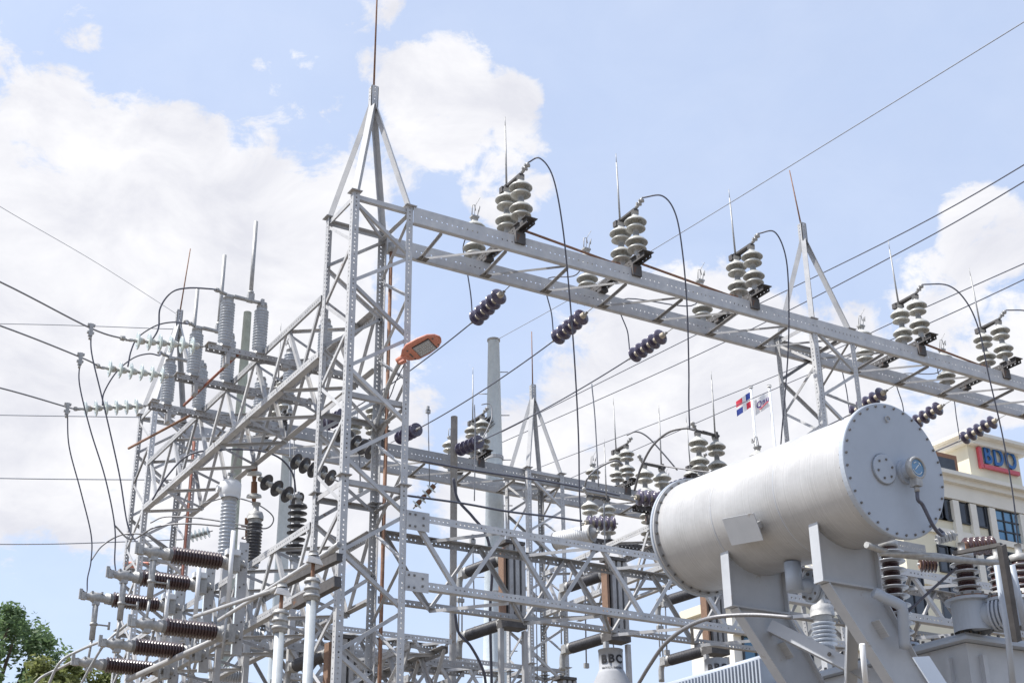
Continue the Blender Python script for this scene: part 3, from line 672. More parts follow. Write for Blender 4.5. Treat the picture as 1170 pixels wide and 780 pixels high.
for i, (P, lb) in enumerate((([(131, 640), (150, 616), (175, 603), (205, 598), (245, 600), (300, 607)], 'long grey loop sweeping right from the middle switch head to the ring terminal'),
                             ([(104, 640), (118, 622), (142, 610), (170, 612), (195, 628)], 'short grey arch over the two upper switch heads'),
                             ([(165, 712), (140, 717), (120, 735), (104, 760), (88, 790)], 'thick grey cable curving down left from the highest lower switch head'),
                             ([(112, 741), (92, 742), (68, 757), (52, 790)], 'thick grey cable curving down from the middle lower switch head'),
                             ([(90, 757), (70, 762), (45, 775), (30, 795)], 'thick grey cable curving down in front of the tree'),
                             )):
    pts = [A(x, y, D=(23.0, 23.2, 21.5, 22.6, 23.4)[i]-.1*j) for j, (x, y) in enumerate(P)]
    if i == 0: pts[0] = DROP[1][4]
    if i == 1: pts[0] = DROP[2][4]
    if i > 1: pts[0] = Vector((5.50, (19.23, 20.63, 22.08)[i-2], 6.32))
    cable(pts, .022 if i > 1 else .014, lb, 'alu' if i > 1 else 'cable_grey', 'cable', 'cables at the left switch stack', 'looping_cable')

# ------------------------------------------------------------------ instrument transformers and arresters left of the near tower
def ribbed_unit(name, label, base, h, r, core, nsh, mat, head=None, cat='insulator', group=None, ax=(0, 0, 1), nd=22):
    T = thing(name, label, cat, base, group); b = Vector(base)
    m = MB(); m.lathe(ribbed_profile(0, h, r, core, nsh, mat, 'alu', core*1.15, .05), b, tuple(ax), nd); part('ribbed_body', m, T)
    ax = Vector(ax).normalized(); t = b+ax*h
    if head == 'drum':
        m = MB().use('white'); m.lathe([(0, 0), (.14, 0), (.17, .04), (.17, .24), (.13, .29), (0, .30)], t, ax, 24); m.lathe([(0, 0), (.05, 0), (.05, .05), (0, .05)], t+Vector((-.17, 0, .14)), (-1, 0, 0), 12); m.use('alu'); m.tube([t+ax*.3, t+ax*.38], .03, 8); m.box(t+ax*.4, (.12, .05, .04)); part('head_tank', m, T)
    elif head == 'cap':
        m = MB().use('alu'); m.lathe([(0, 0), (.13, 0), (.13, .06), (.11, .12), (.05, .14), (.045, .24), (.07, .25), (.07, .28), (0, .29)], t, ax, 16); part('terminal_cap', m, T)
    # pedestal down to whatever carries it
    return T
ribbed_unit('current_transformer', 'ribbed grey column with white drum head in front of the green pole', A(257, 640, Y=20.6), 1.0, .125, .10, 15, 'porc_grey', 'drum', 'transformer')
ribbed_unit('surge_arrester', 'dark ribbed arrester with grey cap just right of the green pole', A(288, 648, Y=20.8), .78, .125, .09, 13, 'poly_dark', 'cap', 'arrester')
m = MB().use('steel'); pb = A(257, 640, Y=20.6); m.box((pb.x, pb.y, pb.z/2), (.085, .085, pb.z-.01)); single('pedestal', m, 'square grey steel post under the white drum headed column', 'post')
m = MB().use('steel'); pb = A(288, 648, Y=20.8); m.box((pb.x, pb.y, pb.z/2), (.085, .085, pb.z-.01)); single('pedestal', m, 'square grey steel post under the dark ribbed arrester', 'post')
# disc type dark post insulator
def disc_post(label, base, nd, r, pitch, mat='poly_dark', top=True):
    T = thing('stacked_disc_post', label, 'insulator', base); m = MB(); b = Vector(base); pr = [(0, 0, 'alu'), (.09, 0), (.09, .04), (.05, .05)]
    for i in range(nd):
        z = .05+i*pitch; pr += [(.05, z, 'alu'), (.05, z+pitch*.45), (r*.6, z+pitch*.5, mat), (r, z+pitch*.62), (r, z+pitch*.70), (r*.5, z+pitch*.9), (.05, z+pitch*.95)]
    z = .05+nd*pitch; m.lathe(pr+[(.05, z, 'alu'), (.05, z+.08), (0, z+.08)], b, (0, 0, 1), 22); part('disc_stack', m, T)
    m = MB().use('alu'); m.tube([b+Vector((0, 0, z+.06)), b+Vector((0, 0, z+.22))], .02, 8); m.box(b+Vector((0, 0, z+.14)), (.12, .04, .05)); part('terminal', m, T)
    return T
pb = A(337, 640, Y=20.4); disc_post('dark stack of seven discs right of the green pole, left of the near tower', pb, 8, .155, .108)
m = MB().use('steel'); m.box((pb.x, pb.y, pb.z/2), (.085, .085, pb.z-.01)); single('pedestal', m, 'square grey steel post under the dark stack of discs', 'post')
def string_between(label, a, b, nd, r, mat, cap, group, name='disc_string'):
    a = Vector(a); b = Vector(b); T = thing(name, label, 'insulator string', a, group); Ln = (b-a).length; p = Ln*.8/nd; d = (b-a).normalized()
    m = MB().use('alu'); m.tube([a, b], .014, 6); part('link', m, T)
    for i in range(nd):
        z = Ln*.1+i*p; m = MB(); m.lathe([(0, z, cap), (.05, z), (.055, z+p*.5), (.05, z+p*.52, mat), (r*.9, z+p*.58), (r, z+p*.66), (r, z+p*.72), (r*.85, z+p*.68), (.04, z+p*.74), (.03, z+p, cap), (0, z+p)], a, d, 20); part('insulator_disc', m, T)
    return T
gd = 'dark wide disc strings left of the near tower'
string_between('dark wide disc string left of the white drum head, lowest of its chain', A(291, 543, D=24.6), A(350, 577, D=24.0), 4, .15, 'poly_dark', 'porcelain', gd)
string_between('dark wide disc string in the middle of its chain beside the near tower', A(326, 521, D=24.8), A(387, 550, D=24.2), 5, .15, 'poly_dark', 'porcelain', gd)
string_between('dark wide disc string seen between the near tower legs below the rear beam string', A(378, 490, D=25.2), A(432, 520, D=24.6), 5, .15, 'poly_dark', 'porcelain', gd)
string_between('white bell shaped suspension insulators hanging above the white drum head', A(291, 518, D=24.4), A(290, 582, D=24.4), 2, .13, 'porcelain', 'rust', None, 'bell_string')
string_between('brown ball insulator pair hanging beside the dark arrester', A(283, 588, D=24.2), A(284, 622, D=24.2), 2, .12, 'porc_brown', 'rust', None, 'bell_string')
string_between('pale green small glass string far behind the left tower legs', A(208, 616, D=32), A(243, 606, D=32), 6, .13, 'glass_disc', 'alu', None, 'glass_string')
string_between('small white and orange disc string below the rear beam', A(499, 551, D=29.5), A(472, 581, D=29.5), 4, .12, 'glass_disc', 'rust', None, 'disc_string')
cable([A(232, 575, D=23.5), A(262, 568, D=23.2), A(292, 575, D=23.0), A(312, 590, D=23), A(305, 603, D=23), A(280, 600, D=23.2), A(230, 592, D=23.4), A(190, 590, D=23.6), A(172, 597, D=23.7)], .012, 'grey ring loop of wire round the top of the dark arrester', 'cable_grey', 'cable', None, 'looping_cable')
cable([A(174, 571, D=24), A(190, 545, D=24), A(215, 520, D=24), A(248, 514, D=24), A(290, 514, D=24), A(318, 522, D=24), A(334, 540, D=24), A(338, 562, D=24)], .016, 'dark arching cable from the left truss end to the dark disc stack', 'cable', 'cable', None, 'looping_cable')

# ------------------------------------------------------------------ poles
def round_pole(label, top_px, D, r0, r1, mat, name='steel_pole', pegs=False, cat='pole'):
    t = A(*top_px, D=D); T = thing(name, label, cat, (t.x, t.y, 0)); m = MB().use(mat)
    m.lathe([(0, 0), (r1, 0), (r0, t.z), (0, t.z+.001)], (t.x, t.y, 0), (0, 0, 1), 18 if pegs else 16); part('shaft', m, T)
    if pegs:
        m = MB().use('steel_dull'); m.lathe([(r0*1.02, 0), (r0*1.15, 0), (r0*1.15, .05), (0, .06)], (t.x, t.y, t.z), (0, 0, 1), 18); part('cap_ring', m, T)
        z = t.z-.8; k = 0
        while z > 3:
            m = MB().use('steel_dull'); r = r0+(r1-r0)*(1-z/t.z); s = -1 if k % 2 else 1
            m.tube([(t.x+s*r*.8, t.y-s*r*.5, z), (t.x+s*(r+.14), t.y-s*(r+.14)*.6, z)], .012, 6); part('step_peg', m, T); z -= .55; k += 1
        for z in (t.z-3.0, t.z-3.25, t.z-6.2):
            m = MB().use('steel_dull'); r = r0+(r1-r0)*(1-z/t.z); m.lathe([(r, 0), (r+.025, 0), (r+.025, .08), (r, .08)], (t.x, t.y, z), (0, 0, 1), 18, False); part('band', m, T)
    return T, t
PT, pt = round_pole('tall pale round steel pole with step pegs behind the rear beam', (564, 390), 34.0, .135, .42, 'steel_light', pegs=True)
round_pole('slim pale round steel pole left of the near tower', (329, 518), 40, .16, .26, 'steel_light')
CP, cpt = round_pole('weathered green grey concrete pole behind the ribbed columns', (283, 357), 31, .085, .22, 'concpole', 'concrete_pole')
round_pole('dull grey pipe pole standing left of the rear switch', (519, 476), 30.2, .072, .072, 'steel_dull')
m = MB().use('rust'); a = A(447, 285, Y=16.95); m.tube([a, (a.x, a.y, 0)], .028, 8); m.use('alu'); m.tube([a-Vector((0, 0, .05)), a+Vector((0, 0, .10))], .05, 8)
single('conduit_pipe', m, 'thin rusty vertical pipe running down inside the near tower', 'pipe')
m = MB().use('red_pipe'); a = A(222, 500, Y=24.9); m.tube([a, (a.x, a.y, 0)], .03, 8); single('conduit_pipe', m, 'thin red vertical pipe at the far left tower', 'pipe')
m = MB().use('red_pipe'); m.tube([A(275, 402, D=22.0), A(210, 463, D=23.6)], .022, 8); single('earth_pipe', m, 'red orange sloping rod beside the ribbed columns', 'rod')
m = MB().use('rust'); m.tube([A(216, 475, D=22.6), A(147, 512, D=24.6)], .022, 8); single('earth_pipe', m, 'brown sloping rod reaching out left of the far left tower', 'rod')
# galvanised pipes with cone clamps in front of the lower left truss
for (tx, ty), lb in (((358, 640), 'taller galvanised pipe with a clamp head just left of the near tower'), ((322, 676), 'shorter galvanised pipe with a clamp head at lower left')):
    D = 15.5; t = A(tx, ty, D=D); T = thing('support_pipe', lb, 'pipe', (t.x, t.y, 0), 'galvanised pipes with clamp heads')
    m = MB().use('steel_pipe'); m.tube([(t.x, t.y, 0), (t.x, t.y, t.z-.28)], .055, 14); part('pipe_shaft', m, T)
    m = MB().use('alu'); m.tube([(t.x, t.y, t.z-.45), (t.x, t.y, t.z-.2)], .075, 12); 
    for q in (.25, .33, .41): m.tube([(t.x, t.y, t.z-q), (t.x, t.y, t.z-q+.03)], .09, 12)
    m.use('rust'); m.tube([(t.x, t.y, t.z-.3), (t.x, t.y, t.z)], .022, 8); part('collar', m, T)
    m = MB().use('steel_dull'); c = Vector((t.x, t.y, t.z)); m.hexa([c+Vector(q)*.72 for q in ((-.14, -.12, -.06), (.10, -.16, -.10), (.16, .12, -.02), (-.08, .12, -.02), (-.10, -.06, .05), (.06, -.08, .05), (.08, .08, .06), (-.06, .08, .06))])
    m.use('alu'); m.lathe([(0, .0), (.06, 0), (.05, .05), (0, .06)], c+Vector((0, 0, .05)), (0, 0, 1), 10); part('clamp_head', m, T)
for i, (p, q, r, lb) in enumerate((((388, 622), (250, 708), .026, 'long thin operating rod sloping down left from the taller clamp head'), ((318, 672), (222, 704), .024, 'thin operating rod sloping left from the shorter clamp head'),
                                   ((259, 725), (146, 776), .045, 'thick pale tube sloping down left under the lower brown insulators'))):
    m = MB().use('steel'); a = A(*p, D=15.6 if i < 2 else 20); b = A(*q, D=19.0 if i == 0 else (18.6 if i == 1 else 22)); m.tube([a, b], r, 10); m.use('alu'); m.tube([a, a+(b-a)*.06], r*1.5, 8)
    single('operating_rod', m, lb, 'rod', 'sloping operating rods')
m = MB().use('steel_dirty'); m.rect(A(337, 690, D=17.6), A(386, 664, D=17.0), .10, .13); single('cross_channel', m, 'short dark channel stub left of the near tower, lower of two', 'beam', 'dark channel stubs')
m = MB().use('steel_dirty'); m.rect(A(312, 672, D=18.6), A(388, 636, D=17.6), .09, .10); single('cross_channel', m, 'long dark channel left of the near tower behind the taller pipe', 'beam', 'dark channel stubs')

for (p, q, lb) in (((331, 704), (372, 712), 'pale horizontal ribbed insulator between the galvanised pipes'), ((262, 722), (300, 727), 'pale horizontal ribbed insulator right of the lower brown insulators'), ((240, 768), (276, 772), 'pale horizontal ribbed insulator near the bottom edge at left')):
    a = A(*p, D=24.5); b = A(*q, D=24.7); ribbed_unit('ribbed_insulator', lb, a, (b-a).length, .13, .085, 10, 'porc_grey', None, 'insulator', 'pale horizontal ribbed insulators low at left', (b-a))
# ------------------------------------------------------------------ street lamp
hp = A(461, 408, Y=16.0)
T = thing('street_lamp', 'coral orange street lamp head on a curved arm beside the near tower', 'street lamp', A(437, 486, Y=16.9))
m = MB().use('alu'); m.tube(spline([A(430, 486, Y=16.9), A(436, 466, Y=16.75), A(443, 442, Y=16.5), A(452, 423, Y=16.25), hp+Vector((-.02, .02, -.04))], 6), .032, 10); m.box(A(433, 484, Y=16.95), (.16, .12, .10)); part('arm', m, T)
tip = A(503, 385, D=(hp-CAM).dot(FW)-.12); dx = (tip-hp).normalized(); side = dx.cross(Vector((0, 0, 1))).normalized(); side = (side+Vector((0, 0, .10))).normalized(); nup = side.cross(dx).normalized()
if nup.z < 0: nup = -nup
Lh = (tip-hp).length
m = MB().use('orange'); secs = [(-.06, .04, .03), (0, .07, .04), (.08, .14, .06), (.25, .205, .075), (.55, .21, .075), (.80, .18, .06), (.94, .11, .04), (1.0, .03, .015)]
rings = []
for s, wv, hv in secs:
    c = hp+dx*(s*Lh); rings.append([m.addv(c+side*(wv*math.cos(a))+nup*(hv*(math.sin(a) if math.sin(a) > 0 else .55*math.sin(a)))) for a in [2*math.pi*j/16 for j in range(16)]])
for i in range(len(rings)-1):
    for j in range(16): m.face([rings[i][j], rings[i][(j+1) % 16], rings[i+1][(j+1) % 16], rings[i+1][j]], True)
m.face(rings[0]); m.face(rings[-1][::-1]); part('lamp_head', m, T)
m = MB().use('led'); m.box(hp+dx*(.56*Lh)-nup*.040, (.42*Lh, .25, .012), (dx, side, nup)); m.use('gasket'); m.box(hp+dx*(.56*Lh)-nup*.036, (.45*Lh, .275, .010), (dx, side, nup))
for ii in range(7):
    for jj in range(4): m.use('dialmark'); m.lathe([(.011, 0), (.008, .006), (0, .008)], hp+dx*((.56+(ii-3)*.052)*Lh)+side*((jj-1.5)*.055)-nup*.046, -nup, 8)
part('led_panel', m, T)
m = MB().use('bolt')
for ii, jj in ((.2, .12), (.2, -.12), (.86, .09), (.86, -.09)): m.lathe([(.012, 0), (.012, .01), (0, .01)], hp+dx*(ii*Lh)+side*jj-nup*.030, -nup, 6, False)
m.box(hp+dx*(.20*Lh)-nup*.040, (.02, .10, .006), (dx, side, nup)); part('screws', m, T)
m = MB().use('cable'); m.tube(spline([A(436, 470, Y=16.7), A(446, 452, Y=16.5), A(452, 436, Y=16.35), A(462, 416, Y=16.05)], 5), .008, 5); part('feed_wire', m, T)
m = MB().use('orange'); m.tube([hp-dx*.10-Vector((0, 0, .02)), hp+dx*.06], .05, 10); m.box(hp-dx*.03-nup*.05, (.09, .07, .05), (dx, side, nup)); part('neck', m, T)

# ------------------------------------------------------------------ middle yard equipment
def breaker(label, X, Y, Z):
    T = thing('pole_breaker', label, 'circuit breaker', (X, Y, 0), 'breaker units with dark bushings behind the middle truss')
    m = MB().use('rust_board'); m.box((X-.09, Y, Z+.22), (.04, .16, 1.05)); part('side_board', m, T)
    m = MB().use('steel_dull')
    for k, dx_ in enumerate((.02, .13, .24)): m.box((X+dx_, Y, Z+.23), (.07, .20, 1.16))
    m.use('gasket'); m.box((X+.14, Y+.02, Z+.22), (.32, .12, 1.0)); part('column_frame', m, T)
    m = MB().use('steel_dirty'); m.box((X+.08, Y, Z-.43), (.38, .28, .14)); part('end_housing', m, T); m = MB().use('steel_dirty'); m.box((X+.08, Y, Z+.84), (.36, .26, .05)); part('top_plate', m, T)
    for z in (Z+.62, Z-.40):
        a = Vector((X-.02, Y+.12, z))
        m = MB(); m.lathe(ribbed_profile(0, .85, .095, .078, 20, 'poly_dark', 'alu', .09, .05), a, (-.22, 1, -.05), 18); part('bushing', m, T)
        d = Vector((-.22, 1, -.05)).normalized(); e = a+d*.85
        m = MB().use('alu'); m.tube(spline([e, e+d*.08, e+d*.15+Vector((0, 0, -.1)), e+d*.16+Vector((0, 0, -.32))], 5), .05, 10); m.box(e+d*.05, (.14, .14, .14)); part('elbow_terminal', m, T)
    m = MB().use('alu'); dd = Vector((-.22, 1, -.05)).normalized()*.98; aa = Vector((X-.02, Y+.12, Z))+dd
    for s in (-.03, .03): m.tube([aa+Vector((s, 0, .30)), aa+Vector((s, 0, -.30))], .012, 6)
    m.box(aa+Vector((0, 0, .2)), (.12, .05, .06)); part('link_rods', m, T)
    m = MB().use('steel'); 
    for s in (-.12, .30): m.box((X+s, Y, (Z-.51)/2), (.07, .07, Z-.51))
    part('stand', m, T)
    return T
B_ = breaker('breaker unit with a rust brown board in front of the round steel pole', 11.02, 18.5, 7.15)
dup(B_, (12.95, 18.5, 0), 'breaker unit with a rust brown board directly above the BBC cap')
dup(B_, (14.95, 18.5, 0), 'breaker unit mostly hidden behind the tank left end')
dup(B_, (9.15, 20.6, -1.65), 'breaker unit low between the near tower and the round pole, rust board on show')
dup(B_, (8.2, 18.6, -1.75), 'breaker unit low at the left of the near tower beside the galvanised pipes')
dup(B_, (13.9, 21.5, -1.3), 'breaker unit low to the right of the BBC cap')

def text_mesh(s, size, ext, mat, bold=0.0, fine=0.0):
    cu = bpy.data.curves.new('t', 'FONT'); cu.body = s; cu.size = size; cu.extrude = ext; cu.offset = bold; cu.align_x = 'CENTER'; cu.align_y = 'CENTER'; cu.resolution_u = 4; cu.space_character = 1.22
    ob = bpy.data.objects.new('t', cu); COL.objects.link(ob); dg = bpy.context.evaluated_depsgraph_get(); me = bpy.data.meshes.new_from_object(ob.evaluated_get(dg))
    if fine:      # short edges so the letters can follow a curved surface
        bm = bmesh.new(); bm.from_mesh(me); bmesh.ops.triangulate(bm, faces=bm.faces)
        for _ in range(6):
            lg = [e for e in bm.edges if e.calc_length() > fine]
            if not lg: break
            bmesh.ops.subdivide_edges(bm, edges=lg, cuts=1); bmesh.ops.triangulate(bm, faces=bm.faces)
        bm.to_mesh(me); bm.free()
    m = MB().use(mat)
    for v in me.vertices: m.addv(v.co)
    for p in me.polygons: m.face(list(p.vertices))
    bpy.data.objects.remove(ob); bpy.data.curves.remove(cu); bpy.data.meshes.remove(me); return m
def capped(label, px, Y, r, txt, cut=0):
    c = A(px[0], px[1], Y=Y); T = thing('capped_cylinder', label, 'transformer', (c.x, c.y, 0), 'grey capped cylinders lettered BBC')
    m = MB().use('greycap'); m.lathe([(r*3.4, -3), (r*3.4, -.75), (r*3.0, -.60), (r*1.15, -.13), (r*1.05, -.10), (r, -.10), (r, .10), (r*1.03, .10), (r*1.03, .115), (0, .12)], c, (0, 0, 1), 36)
    m.lathe([(r*3.1, -c.z), (r*3.1, -3)], c, (0, 0, 1), 36); part('cap_body', m, T)
    t = text_mesh(txt, .115, .002, 'ink', .004, .02); face = math.atan2(CAM.y-c.y, CAM.x-c.x)+.10
    for v in t.v:
        a = face+v.x/r; rr = r+.005+v.z; v.x, v.y, v.z = c.x+rr*math.cos(a), c.y+rr*math.sin(a), c.z+v.y+.0
    part('lettering', t, T)
    t = text_mesh('BROWN BOVERI', .026, .001, 'ink', 0, .02)
    for v in t.v:
        a = face+v.x/r; rr = r+.004+v.z; v.x, v.y, v.z = c.x+rr*math.cos(a), c.y+rr*math.sin(a), c.z+v.y-.085
    part('small_lettering', t, T)
    return T
capped('grey capped cylinder lettered BBC standing in the open at bottom centre', (698, 755), 12.0, .125, 'BBC')
capped('grey capped cylinder lettered BBC just left of the front tank support', (819, 765), 12.4, .125, 'BBC')
# horizontal ribbed cylinder
ax = Vector((.05, -1, .05)); c = A(634, 618, Y=21.0)
T = thing('ribbed_capacitor', 'pale horizontal ribbed cylinder above the middle truss', 'capacitor', c)
m = MB(); m.lathe(ribbed_profile(0, .78, .165, .148, 16, 'white', 'alu', .16, .03), c, (.45, -.85, .03), 24); part('ribbed_body', m, T)
m = MB().use('alu'); e = c+Vector((.45, -.85, .03)).normalized()*.78; m.lathe([(0, 0), (.10, 0), (.08, .06), (.03, .07), (.03, .13), (0, .13)], e, (.45, -.85, .03), 14); part('end_terminal', m, T)
string_between('dark five disc string right of the pale ribbed cylinder', A(664, 597, D=26.0), A(706, 598, D=26.3), 5, .14, 'porc_purple', 'cap_cream', 'dark disc strings above the middle truss')
string_between('dark disc string behind the tank left end flange', A(721, 567, D=26.6), A(768, 572, D=27.0), 5, .16, 'porc_purple', 'cap_cream', 'dark disc strings above the middle truss')
string_between('small dark tilted fuse cylinder clamped to the round steel pole', A(553, 476, D=33), A(563, 489, D=33), 4, .13, 'poly_dark', 'poly_dark', None, 'fuse_link')

# bus cables in the middle
cable([A(466, 566, D=24), A(530, 575, D=25), A(580, 584, D=25.6), A(630, 590, D=26), A(665, 595, D=26.2)], .020, 'thick black cable from the near tower to the dark string right of centre', name='bus_cable', group='black cables crossing the middle')
cable([A(480, 526, D=28), A(540, 537, D=28.4), A(620, 549, D=29), A(680, 560, D=29.4), A(708, 566, D=29.6)], .020, 'black cable running along under the rear beam', name='bus_cable', group='black cables crossing the middle')
cable([A(518, 546, D=27), A(523, 570, D=27), A(540, 590, D=27), A(556, 612, D=27), A(562, 650, D=27), A(560, 700, D=27), A(562, 790, D=27)], .03, 'thick blue black cable curving down beside the round pole', name='bus_cable', group='black cables crossing the middle')
cable([A(520, 700, D=22), A(524, 722, D=22), A(538, 738, D=22), A(552, 765, D=22), A(556, 790, D=22)], .022, 'dark hose curving down at the low breaker left of the round pole', name='bus_cable', group='black cables crossing the middle')
for P, D, lb in (([(542, 462), (543, 500), (542, 572)], 28.6, 'thin vertical dropper through the rear switch left of the round pole'), ([(676, 438), (680, 480), (684, 556)], 27.5, 'thin vertical dropper left of the rear switch near the tank'),
                 ([(690, 575), (692, 640), (696, 700), (702, 745)], 25, 'thin vertical wire falling to the BBC cap')):
    cable([A(x, y, D=D) for x, y in P], .012, lb, 'wire_thin', 'cable', 'thin vertical droppers', 'dropper_wire')
for P, Ds, r, lb in (([(668, 556), (672, 545), (686, 533), (703, 526), (711, 531)], (26.8, 26.8, 27, 27, 27), .020, 'grey cable arch left of the tall grey post stack'),
                     ([(725, 560), (732, 535), (745, 510), (763, 494), (782, 489), (794, 491)], (26.4, 26.2, 26, 25.8, 25.6, 25.5), .024, 'thick grey cable arch rising to the switch over the tank'),
                     ([(716, 497), (727, 493), (740, 499), (757, 517), (774, 537)], (30, 30, 30, 29.9, 29.8), .016, 'thin grey cable arch from the rear switch towards the tank'),
                     ([(738, 528), (770, 534), (820, 540), (850, 538)], (26, 25.6, 25, 24.6), .014, 'straight grey jumper just above the tank top edge'),
                     ([(550, 462), (560, 462), (562, 476), (556, 492), (547, 508)], (30, 30, 29.8, 29.5, 29.2), .012, 'small wire loop on the rear switch beside the round pole'),
                     ([(730, 780), (742, 760), (760, 735), (785, 716), (815, 705), (860, 702), (905, 705)], (12.6, 12.4, 12.1, 11.8, 11.5, 11.3, 11.1), .018, 'grey cable sweeping up right from beside the BBC cap to the tank support')):
    cable([A(x, y, D=d) for (x, y), d in zip(P, Ds)], r, lb, 'cable_grey', 'cable', 'grey cable arches near the tank', 'looping_cable')
for k, (x, y0_, y1_, D) in enumerate(((331, 470, 780, 27), (336, 500, 780, 29), (373, 470, 520, 24), (410, 505, 560, 25), (540, 618, 700, 25), (668, 650, 760, 23.5), (760, 690, 745, 22), (612, 640, 780, 29), (489, 470, 560, 30))):
    mb = MB().use('wire_thin'); a = A(x, y0_, D=D); b = A(x+2, y1_, D=D); mb.tube([a, b], .012, 6); mb.use('alu'); mb.box(a, (.10, .05, .08)); mb.box(a+Vector((0, 0, .07)), (.05, .05, .1)); mb.box(b, (.08, .05, .08))
    single('dropper_wire', mb, ['thin dropper left of the near tower, just right of the green pole', 'thin dropper farther back, right of the slim pale pole', 'short dropper with clamp inside the left legs of the near tower', 'short dropper with clamp in the middle of the near tower',
        'clamped dropper below the ribbed cylinder, left of the first rust board', 'clamped dropper beside the rust board above the BBC cap', 'clamped dropper under the left end of the tank', 'long dropper inside the pointed rear tower', 'dropper left of the rear switch near the near tower'][k], 'cable', 'clamped vertical droppers')
# thin overhead wires across the sky
for P, Ds, r, lb, mt in ((((1240, -18), (1000, 130), (770, 271), (649, 343), (566, 389)), (16, 20, 25.6, 30, 33.9), .0075, 'thin grey wire crossing the blue sky at upper right', 'wire_thin'),
                         (((1240, 147), (1040, 262), (800, 380), (560, 500)), (24, 30, 40, 50), .013, 'upper of the pair of dark wires crossing behind the middle tower peak', 'cable'),
                         (((1240, 166), (1040, 282), (800, 404), (540, 520)), (24, 30, 40, 50), .013, 'lower of the pair of dark wires crossing behind the middle tower peak', 'cable'),
                         (((1240, 270), (1060, 350), (860, 440), (600, 540)), (26, 32, 42, 55), .012, 'upper of the pair of wires passing between the flags and the front beam', 'cable'),
                         (((1240, 286), (1060, 370), (860, 455), (620, 560)), (26, 32, 42, 55), .012, 'lower of the pair of wires passing between the flags and the front beam', 'cable'),
                         (((-60, 545), (60, 547), (200, 548)), (40, 40, 40), .016, 'level thin wire at left behind the far left tower, upper', 'wire_thin'),
                         (((-60, 621), (60, 621), (208, 616)), (32, 32, 32), .014, 'level thin wire at left just above the brown insulators', 'wire_thin'),
                         (((-60, 473), (60, 475), (200, 477)), (42, 42, 42), .015, 'level thin wire at left near the lowest glass string', 'wire_thin'),
                         (((-60, 369), (60, 371), (200, 376)), (48, 48, 48), .014, 'faint level wire at left near the middle incoming line', 'wire_thin'),
                         (((-60, 195), (0, 236), (110, 300), (207, 362)), (22, 24, 27.5, 31.2), .005, 'thin shield wire reaching the peak of the far left tower from upper left', 'wire_thin'),
                         ):
    pts = [A(x, y, D=d) for (x, y), d in zip(P, Ds)]; pts.insert(0, pts[0]*2.2-pts[1]*1.2)
    cable(pts, r, lb, mt, 'wire', None, 'overhead_wire')

# ------------------------------------------------------------------ conservator tank
C1 = Vector((8.552, 8.041, 5.539)); AX = Vector((-.020, .9992, .038)).normalized(); LT = 2.563; RT_ = .575
TK = thing('conservator_tank', 'big grey cylindrical oil tank with bolted end cap on slanting legs', 'tank', C1)
def local_axis_part(name, mb, parent, q): # geometry authored along +Z, object rotated so Z lies on the tank axis
    o = bpy.data.objects.new(name, mb.mesh(name)); COL.objects.link(o); o.parent = parent; o.rotation_mode = 'QUATERNION'; o.rotation_quaternion = q; return o
qt = aim(AX)
m = MB().use('tank'); nseg = 96
m.lathe([(RT_-.03, .0)]+[(RT_-.03+.0, LT*i/20) for i in range(1, 21)], n=nseg); local_axis_part('barrel', m, TK, qt)
for zz in (.87, 1.72):
    m = MB().use('tankleg'); m.lathe([(RT_-.032, zz-.009), (RT_-.0265, zz-.004), (RT_-.0265, zz+.004), (RT_-.032, zz+.009)], n=nseg); local_axis_part('weld_seam', m, TK, qt)
m = MB().use('tankleg'); sa = 2.6; m.tube([(math.cos(sa)*(RT_-.030), math.sin(sa)*(RT_-.030), .02), (math.cos(sa)*(RT_-.030), math.sin(sa)*(RT_-.030), .86)], .006, 6); local_axis_part('weld_seam', m, TK, qt)
for z0, nm, nm2 in ((-.035, 'end_cap', 'end_flange'), (LT-.02, 'end_cap', 'end_flange')):
    m = MB().use('tankend'); m.lathe([(0, z0), (RT_+.004, z0), (RT_+.012, z0+.006), (RT_+.012, z0+.03), (RT_-.02, z0+.031)], n=nseg, smooth=False); cap = local_axis_part('end_cap', m, TK, qt)
    m = MB().use('tank' if z0 > 0 else 'tankend'); zz = z0+.034 if z0 < 0 else z0-.026
    m.lathe([(RT_-.04, zz), (RT_+.006, zz), (RT_+.006, zz+.022), (RT_-.04, zz+.022)], n=nseg, smooth=False); local_axis_part('end_flange', m, TK, qt)
    for k in range(32):
        a = 2*math.pi*(k+.5)/32
        if k == 0:
            m = MB().use('bolt'); o_, q_ = (-.012, .078) if z0 < 0 else (-.042, .048)
            m.lathe([(0, o_), (.0105, o_), (.0105, o_+.012), (.005, o_+.012), (.005, q_-.014), (.0105, q_-.014), (.0105, q_), (0, q_)], (0, 0, z0), n=6, smooth=False); bm_ = m.mesh('bolt')
        o = bpy.data.objects.new('bolt', bm_); COL.objects.link(o); o.parent = cap; o.location = (math.cos(a)*(RT_-.02), math.sin(a)*(RT_-.02), 0)
